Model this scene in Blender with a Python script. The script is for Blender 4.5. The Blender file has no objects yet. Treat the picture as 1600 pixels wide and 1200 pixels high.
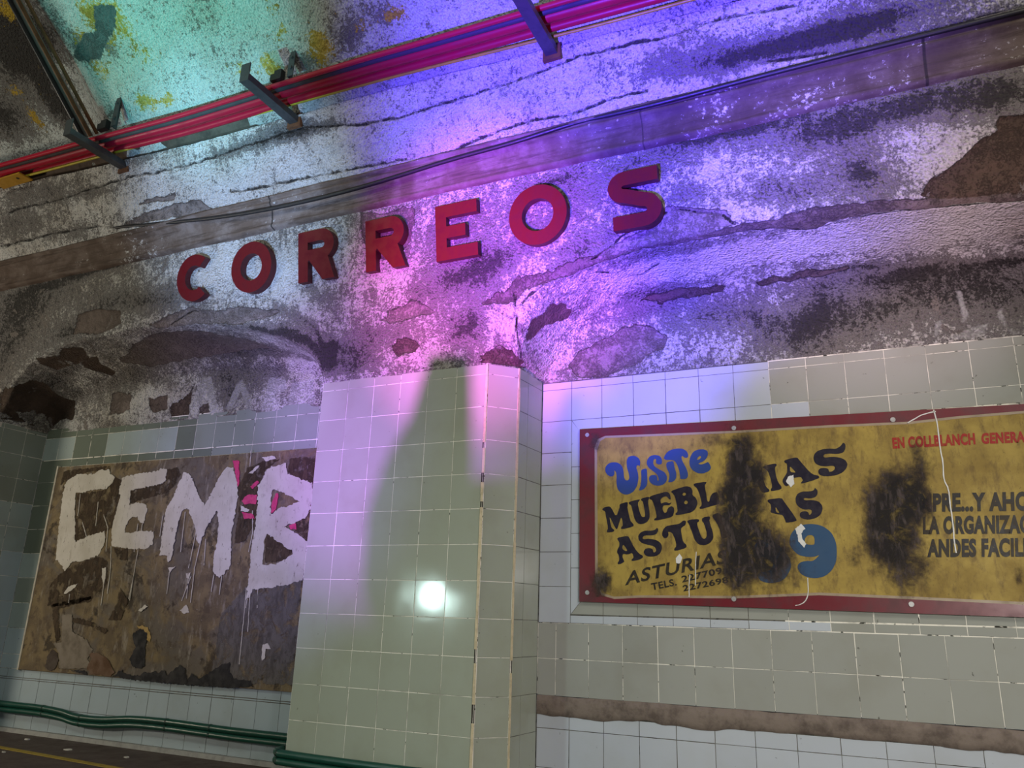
import bpy, bmesh, math, random
import numpy as np
from mathutils import Vector, Matrix, geometry
from mathutils import noise as mnoise

S = bpy.context.scene
COL = S.collection
random.seed(5)

# ---------- camera ----------
cam_d = bpy.data.cameras.new('camera'); cam = bpy.data.objects.new('camera', cam_d); COL.objects.link(cam)
cam_d.sensor_width = 36.0; cam_d.lens = 1219.62/1600*36.0; cam_d.clip_start = 0.05
_r = Vector((0.90895414, 0.41584374, 0.02960338)); _d = Vector((-0.09371531, 0.27300236, -0.95743781)); _f = Vector((-0.40622631, 0.86749277, 0.28711755))
cam.matrix_world = Matrix(((_r.x, -_d.x, -_f.x, 3.22635), (_r.y, -_d.y, -_f.y, -3.96121), (_r.z, -_d.z, -_f.z, 2.36-1.39172), (0, 0, 0, 1)))
S.camera = cam

# ---------- exposure, world, lights ----------
S.view_settings.view_transform = 'Standard'; S.view_settings.look = 'None'
S.view_settings.exposure = 0.0; S.view_settings.gamma = 1.0; S.view_settings.use_curve_mapping = False
w = bpy.data.worlds.new('station_gloom'); S.world = w; w.use_nodes = True
w.node_tree.nodes['Background'].inputs[0].default_value = (0.62, 0.70, 0.80, 1)
w.node_tree.nodes['Background'].inputs[1].default_value = 0.05

def aim(o, target):
    o.rotation_euler = (Vector(target)-o.location).to_track_quat('-Z', 'Y').to_euler()
def spot(name, loc, target, col, watts, cone, blend, rad=0.04):
    d = bpy.data.lights.new(name, 'SPOT'); o = bpy.data.objects.new(name, d); COL.objects.link(o)
    d.color = col; d.energy = watts; d.spot_size = math.radians(cone); d.spot_blend = blend; d.shadow_soft_size = rad
    o.location = loc; aim(o, target); return o
def area(name, loc, target, col, watts, sx, sy):
    d = bpy.data.lights.new(name, 'AREA'); o = bpy.data.objects.new(name, d); COL.objects.link(o)
    d.shape = 'RECTANGLE'; d.size = sx; d.size_y = sy; d.color = col; d.energy = watts
    o.location = loc; aim(o, target); return o
PROJ = (1.0, -3.7, 0.75)
#LIGHTS
area('platform_ambient_light', (5.2, -3.0, 4.5), (2.4, .2, .3), (1.0, .94, .82), 64, 1.5, .3)
area('platform_ambient_light', (2.2, -4.3, 4.5), (1.6, .2, .2), (.96, 1.0, .84), 20, 1.8, .3)
area('platform_ambient_light', (-2.2, -4.2, 4.6), (.7, 0, .4), (.95, 1.0, .84), 38, 1.5, .3)  # added fill for the pier and the left bay
area('platform_ambient_light', (-5.0, -3.0, 1.3), (-1.6, .4, 2.8), (1.0, .88, .70), 74, 1.2, .3)  # added low fill to brighten the left soffit and bay
spot('front_fill_spot', (4.9, -4.2, 1.6), (2.7, .4, .55), (1.0, .97, .92), 420, 62, 1.0, .25)  # added low front fill for the right wall and pier
spot('white_lamp', (-1.42, -4.0, 1.155), (1.7, .2, .35), (.72, 1.0, .95), 110, 58, 1.0, .12)
spot('cyan_spot', (-.9, -3.9, .7), (-.80, -.95, 2.36+2.5), (.09, .72, .64), 1300, 28, 1.0, .05)
spot('ice_spot', (.2, -3.9, .6), (-.70, -.3, 2.36+1.40), (.36, .58, 1.0), 1500, 28, 1.0, .05)
spot('pink_spot', PROJ, (1.15, -.02, 2.36+.56), (1.0, .18, .92), 2000, 29, 1.0, .012)
spot('blue_spot', (1.7, -3.9, .6), (2.1, -.3, 2.36+1.48), (.10, .05, 1.0), 6000, 45, 1.0, .05)
spot('violet_spot', (2.2, -3.6, .6), (1.95, .40, 2.36+.12), (.20, .14, 1.0), 1500, 21, .9, .04)
spot('rose_spot', (3.2, -3.2, .5), (3.3, .1, 2.36+.62), (.78, .56, .70), 760, 32, 1.0, .05)
spot('lilac_spot', PROJ, (.45, .1, 2.36-.30), (.52, .15, 1.0), 860, 36, 1.0, .012)
spot('lavender_spot', (-.3, -3.9, .6), (-.60, .4, 2.36-.30), (.36, .32, 1.0), 520, 44, 1.0, .04)
spot('lavender_spot', (-.6, -3.9, .5), (-.45, .43, 2.36+.24), (.50, .40, 1.0), 620, 17, 1.0, .04)
#END

# ---------- helpers ----------
def tag(o, label=None, cat=None, group=None, kind=None):
    if label: o['label'] = label
    if cat: o['category'] = cat
    if group: o['group'] = group
    if kind: o['kind'] = kind
    return o
def empty(name, loc, label, cat, group=None):
    o = bpy.data.objects.new(name, None); COL.objects.link(o); o.location = loc; o.empty_display_size = .1
    return tag(o, label, cat, group)
def put(name, verts, faces, mats, parent=None, idx=None, smooth=False, attrs=None, kind=None):
    """link one mesh object; vertices are in world metres, converted to the parent's frame"""
    off = Vector(parent.location) if parent is not None else Vector((0, 0, 0))
    p = parent
    while p is not None and p.parent is not None:
        p = p.parent; off = off+Vector(p.location)
    me = bpy.data.meshes.new(name)
    V = np.asarray(verts, dtype=float).reshape(-1, 3)-np.array(off)[None,:]
    me.from_pydata([tuple(v) for v in V], [], [tuple(int(i) for i in f) for f in faces])
    for m in (mats if isinstance(mats, (list, tuple)) else [mats]): me.materials.append(m)
    if idx is not None: me.polygons.foreach_set('material_index', np.asarray(idx, dtype=np.int32))
    if smooth: me.polygons.foreach_set('use_smooth', np.ones(len(me.polygons), dtype=bool))
    if attrs:
        for k, a in attrs.items():
            at = me.attributes.new(k, 'FLOAT', 'POINT'); at.data.foreach_set('value', np.asarray(a, dtype=np.float32).ravel())
    me.update()
    o = bpy.data.objects.new(name, me); COL.objects.link(o)
    if parent is not None: o.parent = parent
    if kind: o['kind'] = kind
    return o
class MB:
    def __init__(s): s.v = []; s.f = []; s.m = []
    def add(s, v, f, m=0):
        n = len(s.v); s.v += [tuple(p) for p in v]; s.f += [tuple(i+n for i in q) for q in f]; s.m += [m]*len(f)
    def box(s, lo, hi, m=0, M=None):
        x0, y0, z0 = lo; x1, y1, z1 = hi
        v = [(x0,y0,z0),(x1,y0,z0),(x1,y1,z0),(x0,y1,z0),(x0,y0,z1),(x1,y0,z1),(x1,y1,z1),(x0,y1,z1)]
        if M is not None: v = [tuple(M @ Vector(p)) for p in v]
        s.add(v, [(0,3,2,1),(4,5,6,7),(0,1,5,4),(1,2,6,5),(2,3,7,6),(3,0,4,7)], m)
    def tube(s, pts, r, n=12, m=0, cap=True):
        P = [Vector(p) for p in pts]; rr = r if isinstance(r, (list, tuple)) else [r]*len(P)
        up = Vector((0, .3, 1)).normalized(); rings = []
        for i, p in enumerate(P):
            t = (P[min(i+1, len(P)-1)]-P[max(i-1, 0)]).normalized()
            if abs(t.dot(up)) > .97: up = Vector((0, 1, .1)).normalized()
            a = t.cross(up).normalized(); b = a.cross(t)
            rings.append([p+(a*math.cos(2*math.pi*k/n)+b*math.sin(2*math.pi*k/n))*rr[i] for k in range(n)])
        v = [q for R_ in rings for q in R_]; f = []
        for i in range(len(P)-1):
            for k in range(n): f.append((i*n+k, i*n+(k+1) % n, (i+1)*n+(k+1) % n, (i+1)*n+k))
        if cap: f.append(tuple(range(n))[::-1]); f.append(tuple((len(P)-1)*n+k for k in range(n)))
        s.add(v, f, m)
    def build(s, name, mats, parent=None, smooth=False, kind=None):
        return put(name, s.v, s.f, mats, parent, s.m, smooth, kind=kind)
def catmull(pts, n=6):
    P = [np.array(p, float) for p in pts]; P = [2*P[0]-P[1]]+P+[2*P[-1]-P[-2]]; out = []
    for i in range(1, len(P)-2):
        for k in range(n):
            t = k/n; a, b, c, d = P[i-1], P[i], P[i+1], P[i+2]
            out.append(.5*((2*b)+(c-a)*t+(2*a-5*b+4*c-d)*t*t+(3*b-a-3*c+d)*t**3))
    out.append(P[-2]); return [tuple(p) for p in out]
def chaikin(l, it=1, w=.22):
    for _ in range(it):
        o = []
        for i in range(len(l)):
            a = np.array(l[i]); b = np.array(l[(i+1) % len(l)])
            o += [tuple(a+(b-a)*w), tuple(b-(b-a)*w)]
        l = o
    return l
def ragged(l, step=.012, amp=.006, freq=60, seed=0):
    """subdivide an outline and roughen it, for brushed paint and torn paper"""
    o = []
    for i in range(len(l)):
        a = np.array(l[i]); b = np.array(l[(i+1) % len(l)]); n = max(1, int(np.hypot(*(b-a))/step))
        for k in range(n):
            p = a+(b-a)*k/n
            nx = mnoise.noise(Vector((p[0]*freq, p[1]*freq, seed)))+.6*mnoise.noise(Vector((p[0]*freq*3, p[1]*freq*3, seed+4)))
            nz = mnoise.noise(Vector((p[0]*freq+50, p[1]*freq, seed)))+.6*mnoise.noise(Vector((p[0]*freq*3, p[1]*freq*3+31, seed+4)))
            o.append((p[0]+amp*nx, p[1]+amp*nz))
    return o
def flat_shape(loops, to3, thick):
    """outline (with holes) -> thin solid; to3(x, z, d) places a point d in front of the carrier"""
    tri = geometry.tessellate_polygon([[Vector((p[0], p[1], 0)) for p in l] for l in loops])
    pts = [p for l in loops for p in l]; n = len(pts)
    v = [to3(p[0], p[1], thick) for p in pts]+[to3(p[0], p[1], 0) for p in pts]
    f = []
    for t in tri:
        a, b, c = (pts[i] for i in t)
        ar = (b[0]-a[0])*(c[1]-a[1])-(b[1]-a[1])*(c[0]-a[0])
        f.append(tuple(t) if ar > 0 else tuple(t)[::-1])
    k = 0
    for l in loops:
        ar = sum(l[i][0]*l[(i+1) % len(l)][1]-l[(i+1) % len(l)][0]*l[i][1] for i in range(len(l)))
        ccw = ar > 0
        for i in range(len(l)):
            a = k+i; b = k+(i+1) % len(l)
            q = (a, a+n, b+n, b)
            out = (ccw and l is loops[0]) or ((not ccw) and l is not loops[0])
            f.append(q if out else q[::-1])
        k += len(l)
    return v, f

# ---------- the plaster shell above the tiles, as a grid over (x, row) ----------
ZR = 2.36                      # height of the first full tile joint above the floor
TAN = math.tan(math.radians(9.5))
NW, NI, NF = 42, 56, 112       # rows on the bay wall, under the arch, on the beam face
NROW = NW + NI + NF

def lattice(seed, n=256):
    return np.random.RandomState(seed).rand(n, n)

def vnoise(u, v, seed=1):
    L = lattice(seed); n = L.shape[0]
    i = np.floor(u).astype(int); j = np.floor(v).astype(int)
    fu = u - i; fv = v - j
    fu = fu*fu*(3-2*fu); fv = fv*fv*(3-2*fv)
    a = L[i % n, j % n]; b = L[(i+1) % n, j % n]; c = L[i % n, (j+1) % n]; d = L[(i+1) % n, (j+1) % n]
    return (a*(1-fu)+b*fu)*(1-fv) + (c*(1-fu)+d*fu)*fv - 0.5

def fbm(u, v, seed=1, octv=4):
    s = 0.0; a = 1.0
    for k in range(octv):
        s = s + a*vnoise(u*2**k+13.7*k, v*2**k+7.1*k, seed+k); a *= 0.5
    return s

ZE = np.array([(-4.4,.07),(-3.40,.07),(-3.36,.12),(-3.2,.36),(-3.0,.50),(-2.58,.603),(-1.86,.645),(-1.19,.61),(-.75,.53),(-.36,.416),(-.15,.30),(-.05,.20),(-.012,.10),(0,.07),
      (1.36,.07),(1.38,.09),(1.45,.27),(1.6,.46),(1.8,.56),(2.1,.61),(2.7,.642),(3.3,.62),(4.0,.55),(4.5,.36),(4.68,.09),(4.7,.07),(5.3,.07)])
ZC = np.array([(-4.4,.06),(-3.36,.062),(-3.25,.2),(-3.0,.40),(-2.57,.49),(-1.7,.505),(-.92,.49),(-.46,.39),(-.30,.32),(-.15,.21),(-.05,.11),(-.012,.065),(0,.06),
      (1.37,.062),(1.45,.16),(1.6,.34),(1.8,.46),(2.1,.54),(2.6,.54),(3.14,.534),(3.6,.529),(4.05,.49),(4.5,.28),(4.68,.062),(5.3,.06)])
YS = np.array([(-4.4,0),(-3.372,0),(-3.368,.45),(-.008,.45),(-.004,0),(1.205,0),(1.345,.145),(1.350,.15),(1.376,.45),(4.70,.45),(4.705,0),(5.3,0)])

def shell_xs():
    return np.arange(-4.3, 5.1, 0.012)

def shell_grid(lumps=True):
    xs = shell_xs()
    ys = np.interp(xs, YS[:,0], YS[:,1]); ze = np.interp(xs, ZE[:,0], ZE[:,1]); zc = np.interp(xs, ZC[:,0], ZC[:,1])
    Y = np.zeros((len(xs), NROW)); Z = np.zeros((len(xs), NROW))
    bay = ys > 0.3
    for k, x in enumerate(xs):
        if bay[k]:
            yb = ys[k]-0.015
            ya = np.linspace(ys[k], yb, NW); za = np.linspace(.05, zc[k], NW)
            t = np.linspace(0, 1, NI+1)[1:]
            yi = yb+(-TAN*(ze[k]-.06)-yb)*t; zi = zc[k]+(ze[k]-zc[k])*(1-(1-t)**1.6)
            t = np.linspace(0, 1, NF+1)[1:]
            zf = ze[k]+(1.20-ze[k])*t; yf = -TAN*(zf-.06)
            y = np.concatenate([ya, yi, yf]); z = np.concatenate([za, zi, zf])
            sg = 6 if x > 1 else 2
        else:
            n0 = NW+NI
            z = np.concatenate([np.linspace(.05, .10, n0), .10+(1.20-.10)*np.linspace(0,1,NF+1)[1:]])
            y = -TAN*(z-.06)+ys[k]*np.clip(1-(z-.06)/.42, 0, 1)**1.5
            sg = 2
        w = np.exp(-0.5*(np.arange(-3*sg, 3*sg+1)/sg)**2); w /= w.sum()
        def sm(a):
            p = np.concatenate([2*a[0]-a[1:3*sg+1][::-1], a, 2*a[-1]-a[-3*sg-1:-1][::-1]])
            return np.convolve(p, w, 'valid')
        Y[k] = sm(y); Z[k] = sm(z)
    X = np.repeat(xs[:,None], NROW, 1)
    # soften the right-hand springing of the arch (a worn, rounded fillet)
    for it in range(14):
        s = (xs > 1.22) & (xs < 1.75)
        i = np.where(s)[0]
        wgt = np.clip((np.arange(NROW)-8)/60.0, 0, 1)[None,:]
        for A in (Y, Z):
            B = (A[i-1]+2*A[i]+A[i+1])/4
            A[i] = A[i]*(1-wgt)+B*wgt
    if lumps:
        q = np.arange(NROW)*0.01
        U = X; V = np.repeat(q[None,:], len(xs), 0)
        d = 0.030*fbm(U*1.6+3, V*1.6+5, 3, 3)+0.012*fbm(U*9+1, V*9, 11, 3)
        fade = np.clip(np.arange(NROW)/22.0, 0, 1)*np.clip((NROW-1-np.arange(NROW))/14.0, 0, 1)
        fade = np.repeat(fade[None,:], len(xs), 0)
        nb = ~bay
        # on the piers the first rows are packed tight, so fade by height there
        fade[nb] *= np.clip((Z[nb]-.05)/.12, 0, 1)
        flat = np.exp(-((Z-.92)/.22)**2)
        d = d*(1-.55*flat)
        Y = Y-d*fade
        Z = Z-0.35*d*fade*np.clip((np.arange(NROW)-NW)/10.0, 0, 1)[None,:]*np.clip((NW+NI-np.arange(NROW))/10.0, 0, 1)[None,:]
    return xs, X, Y, Z

# the vaulted band between the cornice and the conduits
BX = np.arange(-4.3, 5.1, 0.012); NB = 64
BT = np.array([(-4.4,1.97),(-3.1,1.925),(-1.0,1.845),(.65,1.83),(2.3,1.78),(5.3,1.72)])
def band_grid():
    zt = np.interp(BX, BT[:,0], BT[:,1])
    t = np.linspace(0, 1, NB)
    Z = 1.375+(zt[:,None]-1.375)*t[None,:]
    Y = -.245-.488*(Z-1.375)
    X = np.repeat(BX[:,None], NB, 1)
    V = np.repeat((t*0.52)[None,:], len(BX), 0)
    d = .02*fbm(X*1.3, V*2.5+9, 21, 3)+.010*fbm(X*7, V*11, 31, 3)
    e = .012*fbm(X*3+40, X*0+2.5, 41, 5)
    Z = Z+e*np.clip((t-.85)/.15, 0, 1)[None,:]
    return X, Y-d, Z-.3*d

# the vault beyond the conduits
CP = np.array([(-.425,1.845),(-.60,2.075),(-.885,2.35),(-1.29,2.645),(-1.83,2.93),(-2.6,3.19),(-3.5,3.36),(-4.6,3.42)])
CX = np.arange(-4.3, 5.1, 0.03); NC = 190
def vault_grid():
    seg = np.sqrt((np.diff(CP, axis=0)**2).sum(1)); s = np.concatenate([[0], np.cumsum(seg)])
    t = (np.linspace(0, 1, NC)**1.35)*s[-1]
    y = np.interp(t, s, CP[:,0]); z = np.interp(t, s, CP[:,1])
    w = np.exp(-0.5*(np.arange(-9, 10)/4.0)**2); w /= w.sum()
    def sm(a):
        p = np.concatenate([2*a[0]-a[1:10][::-1], a, 2*a[-1]-a[-10:-1][::-1]]); return np.convolve(p, w, 'valid')
    y = sm(y); z = sm(z)
    off = np.interp(CX, BT[:,0], BT[:,1])-1.83
    Y = np.repeat(y[None,:], len(CX), 0); Z = z[None,:]+off[:,None]*np.clip(1.6-t/1.2, 0, 1)[None,:]
    X = np.repeat(CX[:,None], NC, 1); T = np.repeat(t[None,:], len(CX), 0)
    d = .03*fbm(X*1.1+5, T*1.1, 51, 4)
    return X, Y-d*.6, Z-d*.8, t

# ---------- traced shapes, in metres on their own surfaces ----------
BARE_AND_CREASE = [(0,[(4.5,1.6),(3.932,1.65),(3.884,1.5),(3.8,1.4),(3.728,1.29),(3.632,1.18),(3.584,1.05),(3.692,0.98),(3.848,0.99),(4.5,1.0)]),(0.35,[(1.172,1.31),(1.388,1.39),(1.64,1.09),(2.024,1.0),(2.384,0.98),(2.6,0.96),(2.828,0.98),(2.996,1.03),(3.176,1.02),(3.464,1.03),(4.5,1.01),(4.5,0.92),(3.692,0.92),(3.404,0.91),(3.14,0.88),(3.08,0.84),(2.792,0.91),(2.516,0.91),(2.168,0.94),(1.784,0.93),(1.592,1.05),(1.376,1.28),(1.256,1.29)]),(0.8,[(2.336,1.36),(2.648,1.15),(2.696,0.99),(2.528,0.95),(2.168,0.96),(1.784,0.96),(1.712,1.01),(1.928,1.02),(2.12,1.11),(2.228,1.19)]),(0.1,[(1.436,0.88),(1.484,0.92),(1.532,0.85),(1.556,0.85),(1.652,0.74),(1.64,0.62),(1.604,0.59),(1.52,0.73),(1.46,0.8)]),(0,[(1.388,1.16),(1.412,1.12),(1.412,1.06),(1.388,1.11)]),(0.1,[(1.148,0.38),(1.172,0.98),(1.208,1.0),(1.232,1.03),(1.268,1.05),(1.34,1.02),(1.376,0.87),(1.352,0.63),(1.292,0.36),(1.208,0.37)]),(0.75,[(0.44,1.3),(0.572,1.36),(0.68,1.39),(0.788,1.36),(0.836,1.3),(0.668,1.28),(0.524,1.28)]),(0.15,[(0.536,1.12),(0.584,1.16),(0.644,1.16),(0.752,1.1),(0.716,1.06),(0.584,1.05)]),(0.7,[(1.556,0.17),(1.604,0.25),(1.676,0.24),(1.856,0.27),(2.06,0.26),(2.204,0.2),(2.18,0.13),(2.024,0.08),(1.952,0.05),(1.772,0.01),(1.616,0.03)]),(0.8,[(0.296,2.05),(0.5,2.02),(0.704,2.02),(0.74,1.91),(0.692,1.79),(0.608,1.69),(0.452,1.7),(0.344,1.78),(0.32,1.97)]),(0.3,[(-2.428,1.39),(-2.224,1.43),(-1.972,1.31),(-1.936,1.1),(-2.14,1.02),(-2.476,1.11)]),(0.05,[(-2.644,0.96),(-2.476,0.86),(-2.584,0.72),(-2.716,0.73),(-2.788,0.85)]),(0.05,[(-2.644,0.74),(-2.476,0.73),(-2.56,0.62),(-2.512,0.49),(-2.596,0.45),(-2.668,0.56),(-2.728,0.65)]),(0.05,[(-2.932,1.01),(-2.764,0.91),(-2.788,0.73),(-2.92,0.76),(-2.944,0.92)]),(0.05,[(-3.352,1.15),(-3.184,0.93),(-3.112,0.83),(-3.112,0.66),(-3.124,0.51),(-3.088,0.42),(-3.076,0.12),(-3.328,0.41),(-3.28,0.55),(-3.292,0.69),(-3.328,0.86),(-3.376,0.59)]),(0.45,[(-2.596,0.28),(-2.368,0.25),(-2.344,0.12),(-2.488,0.1),(-2.596,0.12)]),(0.2,[(-2.164,0.2),(-1.936,0.2),(-1.924,0.09),(-2.104,0.09)]),(0.08,[(-1.888,0.12),(-1.66,0.21),(-1.66,0.27),(-1.684,0.07),(-1.696,0.01),(-1.876,0.01)]),(0.3,[(-1.588,0.07),(-1.492,0.1),(-1.432,0.01),(-1.552,0.01)]),(0.6,[(-1.648,1.01),(-1.444,1.13),(-1.192,1.19),(-1.048,1.14),(-0.712,1.23),(-0.364,1.22),(-0.712,1.03),(-1.204,0.95),(-1.552,0.95)]),(0.45,[(-2.368,0.59),(-2.068,0.75),(-1.744,0.86),(-1.288,0.86),(-0.88,0.7),(-0.748,0.56),(-1.42,0.5),(-2.14,0.47)]),(0.1,[(2.036,0.43),(2.204,0.45),(2.396,0.45),(2.552,0.43),(2.528,0.4),(2.312,0.39),(2.156,0.38)]),(0.15,[(2.72,0.43),(2.972,0.45),(3.212,0.45),(3.236,0.42),(2.972,0.41),(2.756,0.4)])]  # bare render; the last two strips darken the cove crease
SOOT_AND_EDGE = [(1.1,2.744,2.01,0.408,0.08),(1.0,3.212,1.82,0.336,0.22),(1.0,3.656,1.87,0.276,0.16),(1.0,3.944,1.82,0.156,0.21),(0.55,2.528,1.93,0.276,0.14),(0.8,2.168,1.85,0.108,0.1),(0.9,1.616,1.92,0.24,0.09),(0.7,2.816,1.3,0.096,0.12),(0.8,3.008,1.23,0.132,0.15),(0.75,2.468,1.45,0.108,0.15),(0.7,3.308,1.26,0.12,0.19),(0.9,3.368,1.32,0.06,0.11),(0.75,3.596,0.27,0.276,0.13),(0.8,3.908,0.2,0.228,0.15),(0.75,3.272,0.15,0.252,0.12),(0.7,3.056,0.24,0.132,0.13),(0.9,2.912,0.12,0.18,0.12),(0.8,2.708,0.21,0.144,0.08),(0.9,3.452,0.35,0.384,0.04),(1.0,3.908,0.39,0.18,0.04),(0.7,2.42,0.24,0.192,0.08),(0.5,2.108,0.35,0.228,0.07),(0.9,3.236,0.42,0.228,0.03),(0.8,2.12,0.47,0.264,0.05),(0.5,2.216,0.84,0.264,0.07),(0.45,2.576,0.84,0.192,0.05),(0.8,1.16,1.49,0.204,0.14),(0.6,1.4,1.54,0.264,0.09),(0.8,1.808,1.14,0.168,0.16),(0.6,0.908,1.49,0.18,0.08),(0.9,1.028,1.15,0.12,0.12),(0.9,1.136,1.21,0.084,0.08),(0.8,0.272,1.07,0.156,0.11),(0.8,0.08,1.17,0.156,0.06),(0.5,0.476,1.21,0.204,0.08),(1.1,-0.16,1.06,0.24,0.05),(1.2,0.032,1.07,0.072,0.09),(0.9,0.044,1.15,0.072,0.06),(0.8,-0.484,1.01,0.3,0.03),(0.6,-0.004,1.49,0.156,0.07),(0.7,-0.424,0.99,0.468,0.07),(0.6,-0.196,1.2,0.228,0.05),(0.5,1.82,1.81,0.072,0.26),(0.5,1.952,1.68,0.084,0.2),(0.4,0.968,1.76,0.276,0.16),(0.9,-3.1,1.86,0.504,0.23),(0.8,-2.704,2.0,0.552,0.09),(0.8,-3.232,1.5,0.336,0.28),(0.9,-2.236,2.05,0.444,0.04),(0.7,-1.732,2.09,0.276,0.03),(0.8,-2.008,1.48,0.444,0.2),(0.7,-2.512,1.15,0.468,0.19),(0.6,-1.528,1.35,0.276,0.13),(0.4,-1.6,0.62,0.54,0.14),(0.7,-1.06,0.55,0.396,0.09),(0.7,-1.36,0.31,0.204,0.1),(0.6,-0.904,0.3,0.192,0.08),(0.9,-3.22,0.7,0.168,0.09),(0.5,-2.584,0.36,0.456,0.12),(0.6,-2.896,0.71,0.276,0.09),(0.7,-1.264,0.16,0.132,0.08),(0.7,-1.12,0.0,0.072,0.03)]  # soot and mould; some blobs only darken the arris and cove crease
CLEAN_AND_LIT = [(1,3.704,1.4,0.192,0.28),(0.8,3.5,1.7,0.168,0.15),(1.5,3.8,0.72,0.252,0.15),(1.5,3.464,0.69,0.276,0.15),(1.4,2.996,0.68,0.3,0.09),(1.5,2.54,0.68,0.276,0.1),(1.2,2.096,0.66,0.216,0.09),(1.5,3.608,0.82,0.348,0.12),(1.2,2.828,0.66,0.276,0.08),(1,-0.892,1.69,0.312,0.4),(0.9,-0.364,1.58,0.288,0.26),(0.8,-0.028,1.79,0.216,0.14),(0.6,0.584,1.58,0.252,0.08),(0.7,1.772,0.52,0.216,0.06),(0.8,1.4,0.29,0.12,0.21),(0.9,1.82,0.12,0.084,0.08),(0.7,2.708,1.12,0.132,0.13),(0.7,2.588,1.61,0.132,0.21),(0.7,0.848,1.04,0.276,0.06),(0.8,1.316,1.2,0.12,0.11),(1.1,-0.592,0.32,0.168,0.12),(0.8,-0.784,0.42,0.216,0.05),(0.9,-0.508,0.1,0.096,0.09),(0.7,-2.092,0.2,0.456,0.1),(0.6,-1.456,0.06,0.144,0.06)]  # clean plaster, boosted on cove and bay wall in place of light
GHOST = [[(-1.708,0.03),(-1.576,0.31),(-1.492,0.3),(-1.348,0.01),(-1.444,0.01),(-1.528,0.18),(-1.612,0.01)],[(-1.3,0.05),(-1.228,0.23),(-1.156,0.26),(-1.0,0.02),(-1.084,0.0),(-1.168,0.17),(-1.24,0.03)],[(-0.94,0.0),(-0.892,0.25),(-0.736,0.26),(-0.7,0.16),(-0.82,0.12),(-0.808,0.01)],[(-0.688,0.0),(-0.664,0.21),(-0.46,0.27),(-0.424,0.03),(-0.556,0.0)]]
SPLASH = [[(3.716,0.24),(3.752,0.24),(3.764,0.1),(3.74,0.09),(3.74,0.16)],[(3.896,0.13),(3.92,0.13),(3.932,0.04),(3.968,0.0),(3.944,0.0),(3.908,0.06)],[(3.62,0.11),(3.644,0.11),(3.62,0.03),(3.596,0.03)],[(3.644,0.02),(3.776,0.06),(3.848,0.07),(3.836,0.02),(3.776,0.0),(3.656,0.02)]]
CRACK_SHELL = [[(2.168,0.96),(2.516,0.91),(2.828,0.91),(3.068,0.84),(3.404,0.91),(3.692,0.92),(3.992,0.92)],[(1.208,1.3),(1.592,1.05),(1.784,0.93),(2.168,0.94)],[(1.388,1.33),(1.4,1.13),(1.4,0.95),(1.364,0.77)],[(2.228,0.76),(2.096,0.66),(1.88,0.85)],[(-1.432,1.01),(-1.192,1.16),(-1.06,1.12)],[(2.336,1.3),(2.18,1.22),(1.916,1.01),(1.892,1.01)],[(2.696,0.99),(2.636,1.13),(2.408,1.3)]]
CRACK_BAND = [[(-3.256,0.355),(-2.452,0.363),(-1.732,0.404),(-1.072,0.388),(-0.472,0.421),(-0.028,0.437),(0.38,0.355),(0.764,0.338),(0.956,0.355),(1.328,0.371),(1.496,0.38),(1.664,0.396),(1.904,0.437),(2.132,0.437),(2.432,0.421),(2.636,0.446),(2.9,0.429),(3.128,0.404)],[(-0.784,0.132),(-0.316,0.107),(0.116,0.091),(0.536,0.074),(0.992,0.033),(1.46,0.107),(1.58,0.107),(1.868,0.091),(2.096,0.132),(2.288,0.124)],[(3.488,0.05),(3.692,0.066),(3.932,0.083),(4.088,0.074)],[(2.936,0.116),(3.224,0.091)],[(-3.34,0.132),(-2.62,0.14),(-2.188,0.124)]]
SOOT_BAND = [(0.9,-0.472,0.404,0.5,0.05),(0.8,-0.028,0.404,0.3,0.04),(1,3.236,0.206,0.5,0.05),(0.9,3.104,0.149,0.4,0.04),(0.8,-2.74,0.437,0.5,0.08),(0.8,-3.04,0.256,0.5,0.1),(0.6,-2.104,0.347,0.3,0.05),(0.7,-1.552,0.52,0.25,0.06),(0.6,-0.232,0.462,0.2,0.05),(0.9,3.404,0.19,0.3,0.1),(0.6,3.812,0.0,0.5,0.12),(0.5,2.948,0.248,0.4,0.1),(0.5,2.78,0.182,0.3,0.05),(0.5,-2.332,0.107,0.5,0.08),(0.5,2.444,0.239,0.4,0.1)]
PEEL_BAND = [[(-1.708,0.206),(-1.516,0.223),(-1.3,0.215),(-1.312,0.173),(-1.528,0.19),(-1.696,0.19)],[(-1.336,0.14),(-1.084,0.132),(-0.928,0.017),(-1.168,0.033),(-1.552,0.058),(-1.984,0.066),(-1.6,0.132)]]
YELLOW = [(1,-1.36,0.368,0.12,0.08),(0.9,-1.15,0.351,0.08,0.05),(1.1,0.23,0.351,0.12,0.08),(1,0.23,0.439,0.06,0.05),(0.9,-0.19,0.368,0.1,0.12),(0.7,-0.43,0.386,0.12,0.06),(0.8,0.83,0.421,0.15,0.06),(0.6,0.56,0.421,0.08,0.05),(1,-2.08,1.234,0.15,0.1),(0.9,-2.56,0.707,0.06,0.05),(0.9,-2.53,0.493,0.08,0.1),(1,-1.42,0.983,0.12,0.2),(0.9,-1.21,0.939,0.1,0.2),(0.7,-1.63,0.896,0.08,0.1),(0.6,-0.01,0.707,0.05,0.1),(0.5,-1.15,0.647,0.15,0.1),(0.7,-0.01,0.531,0.08,0.06),(0.7,-1.63,0.667,0.1,0.1)]
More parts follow.
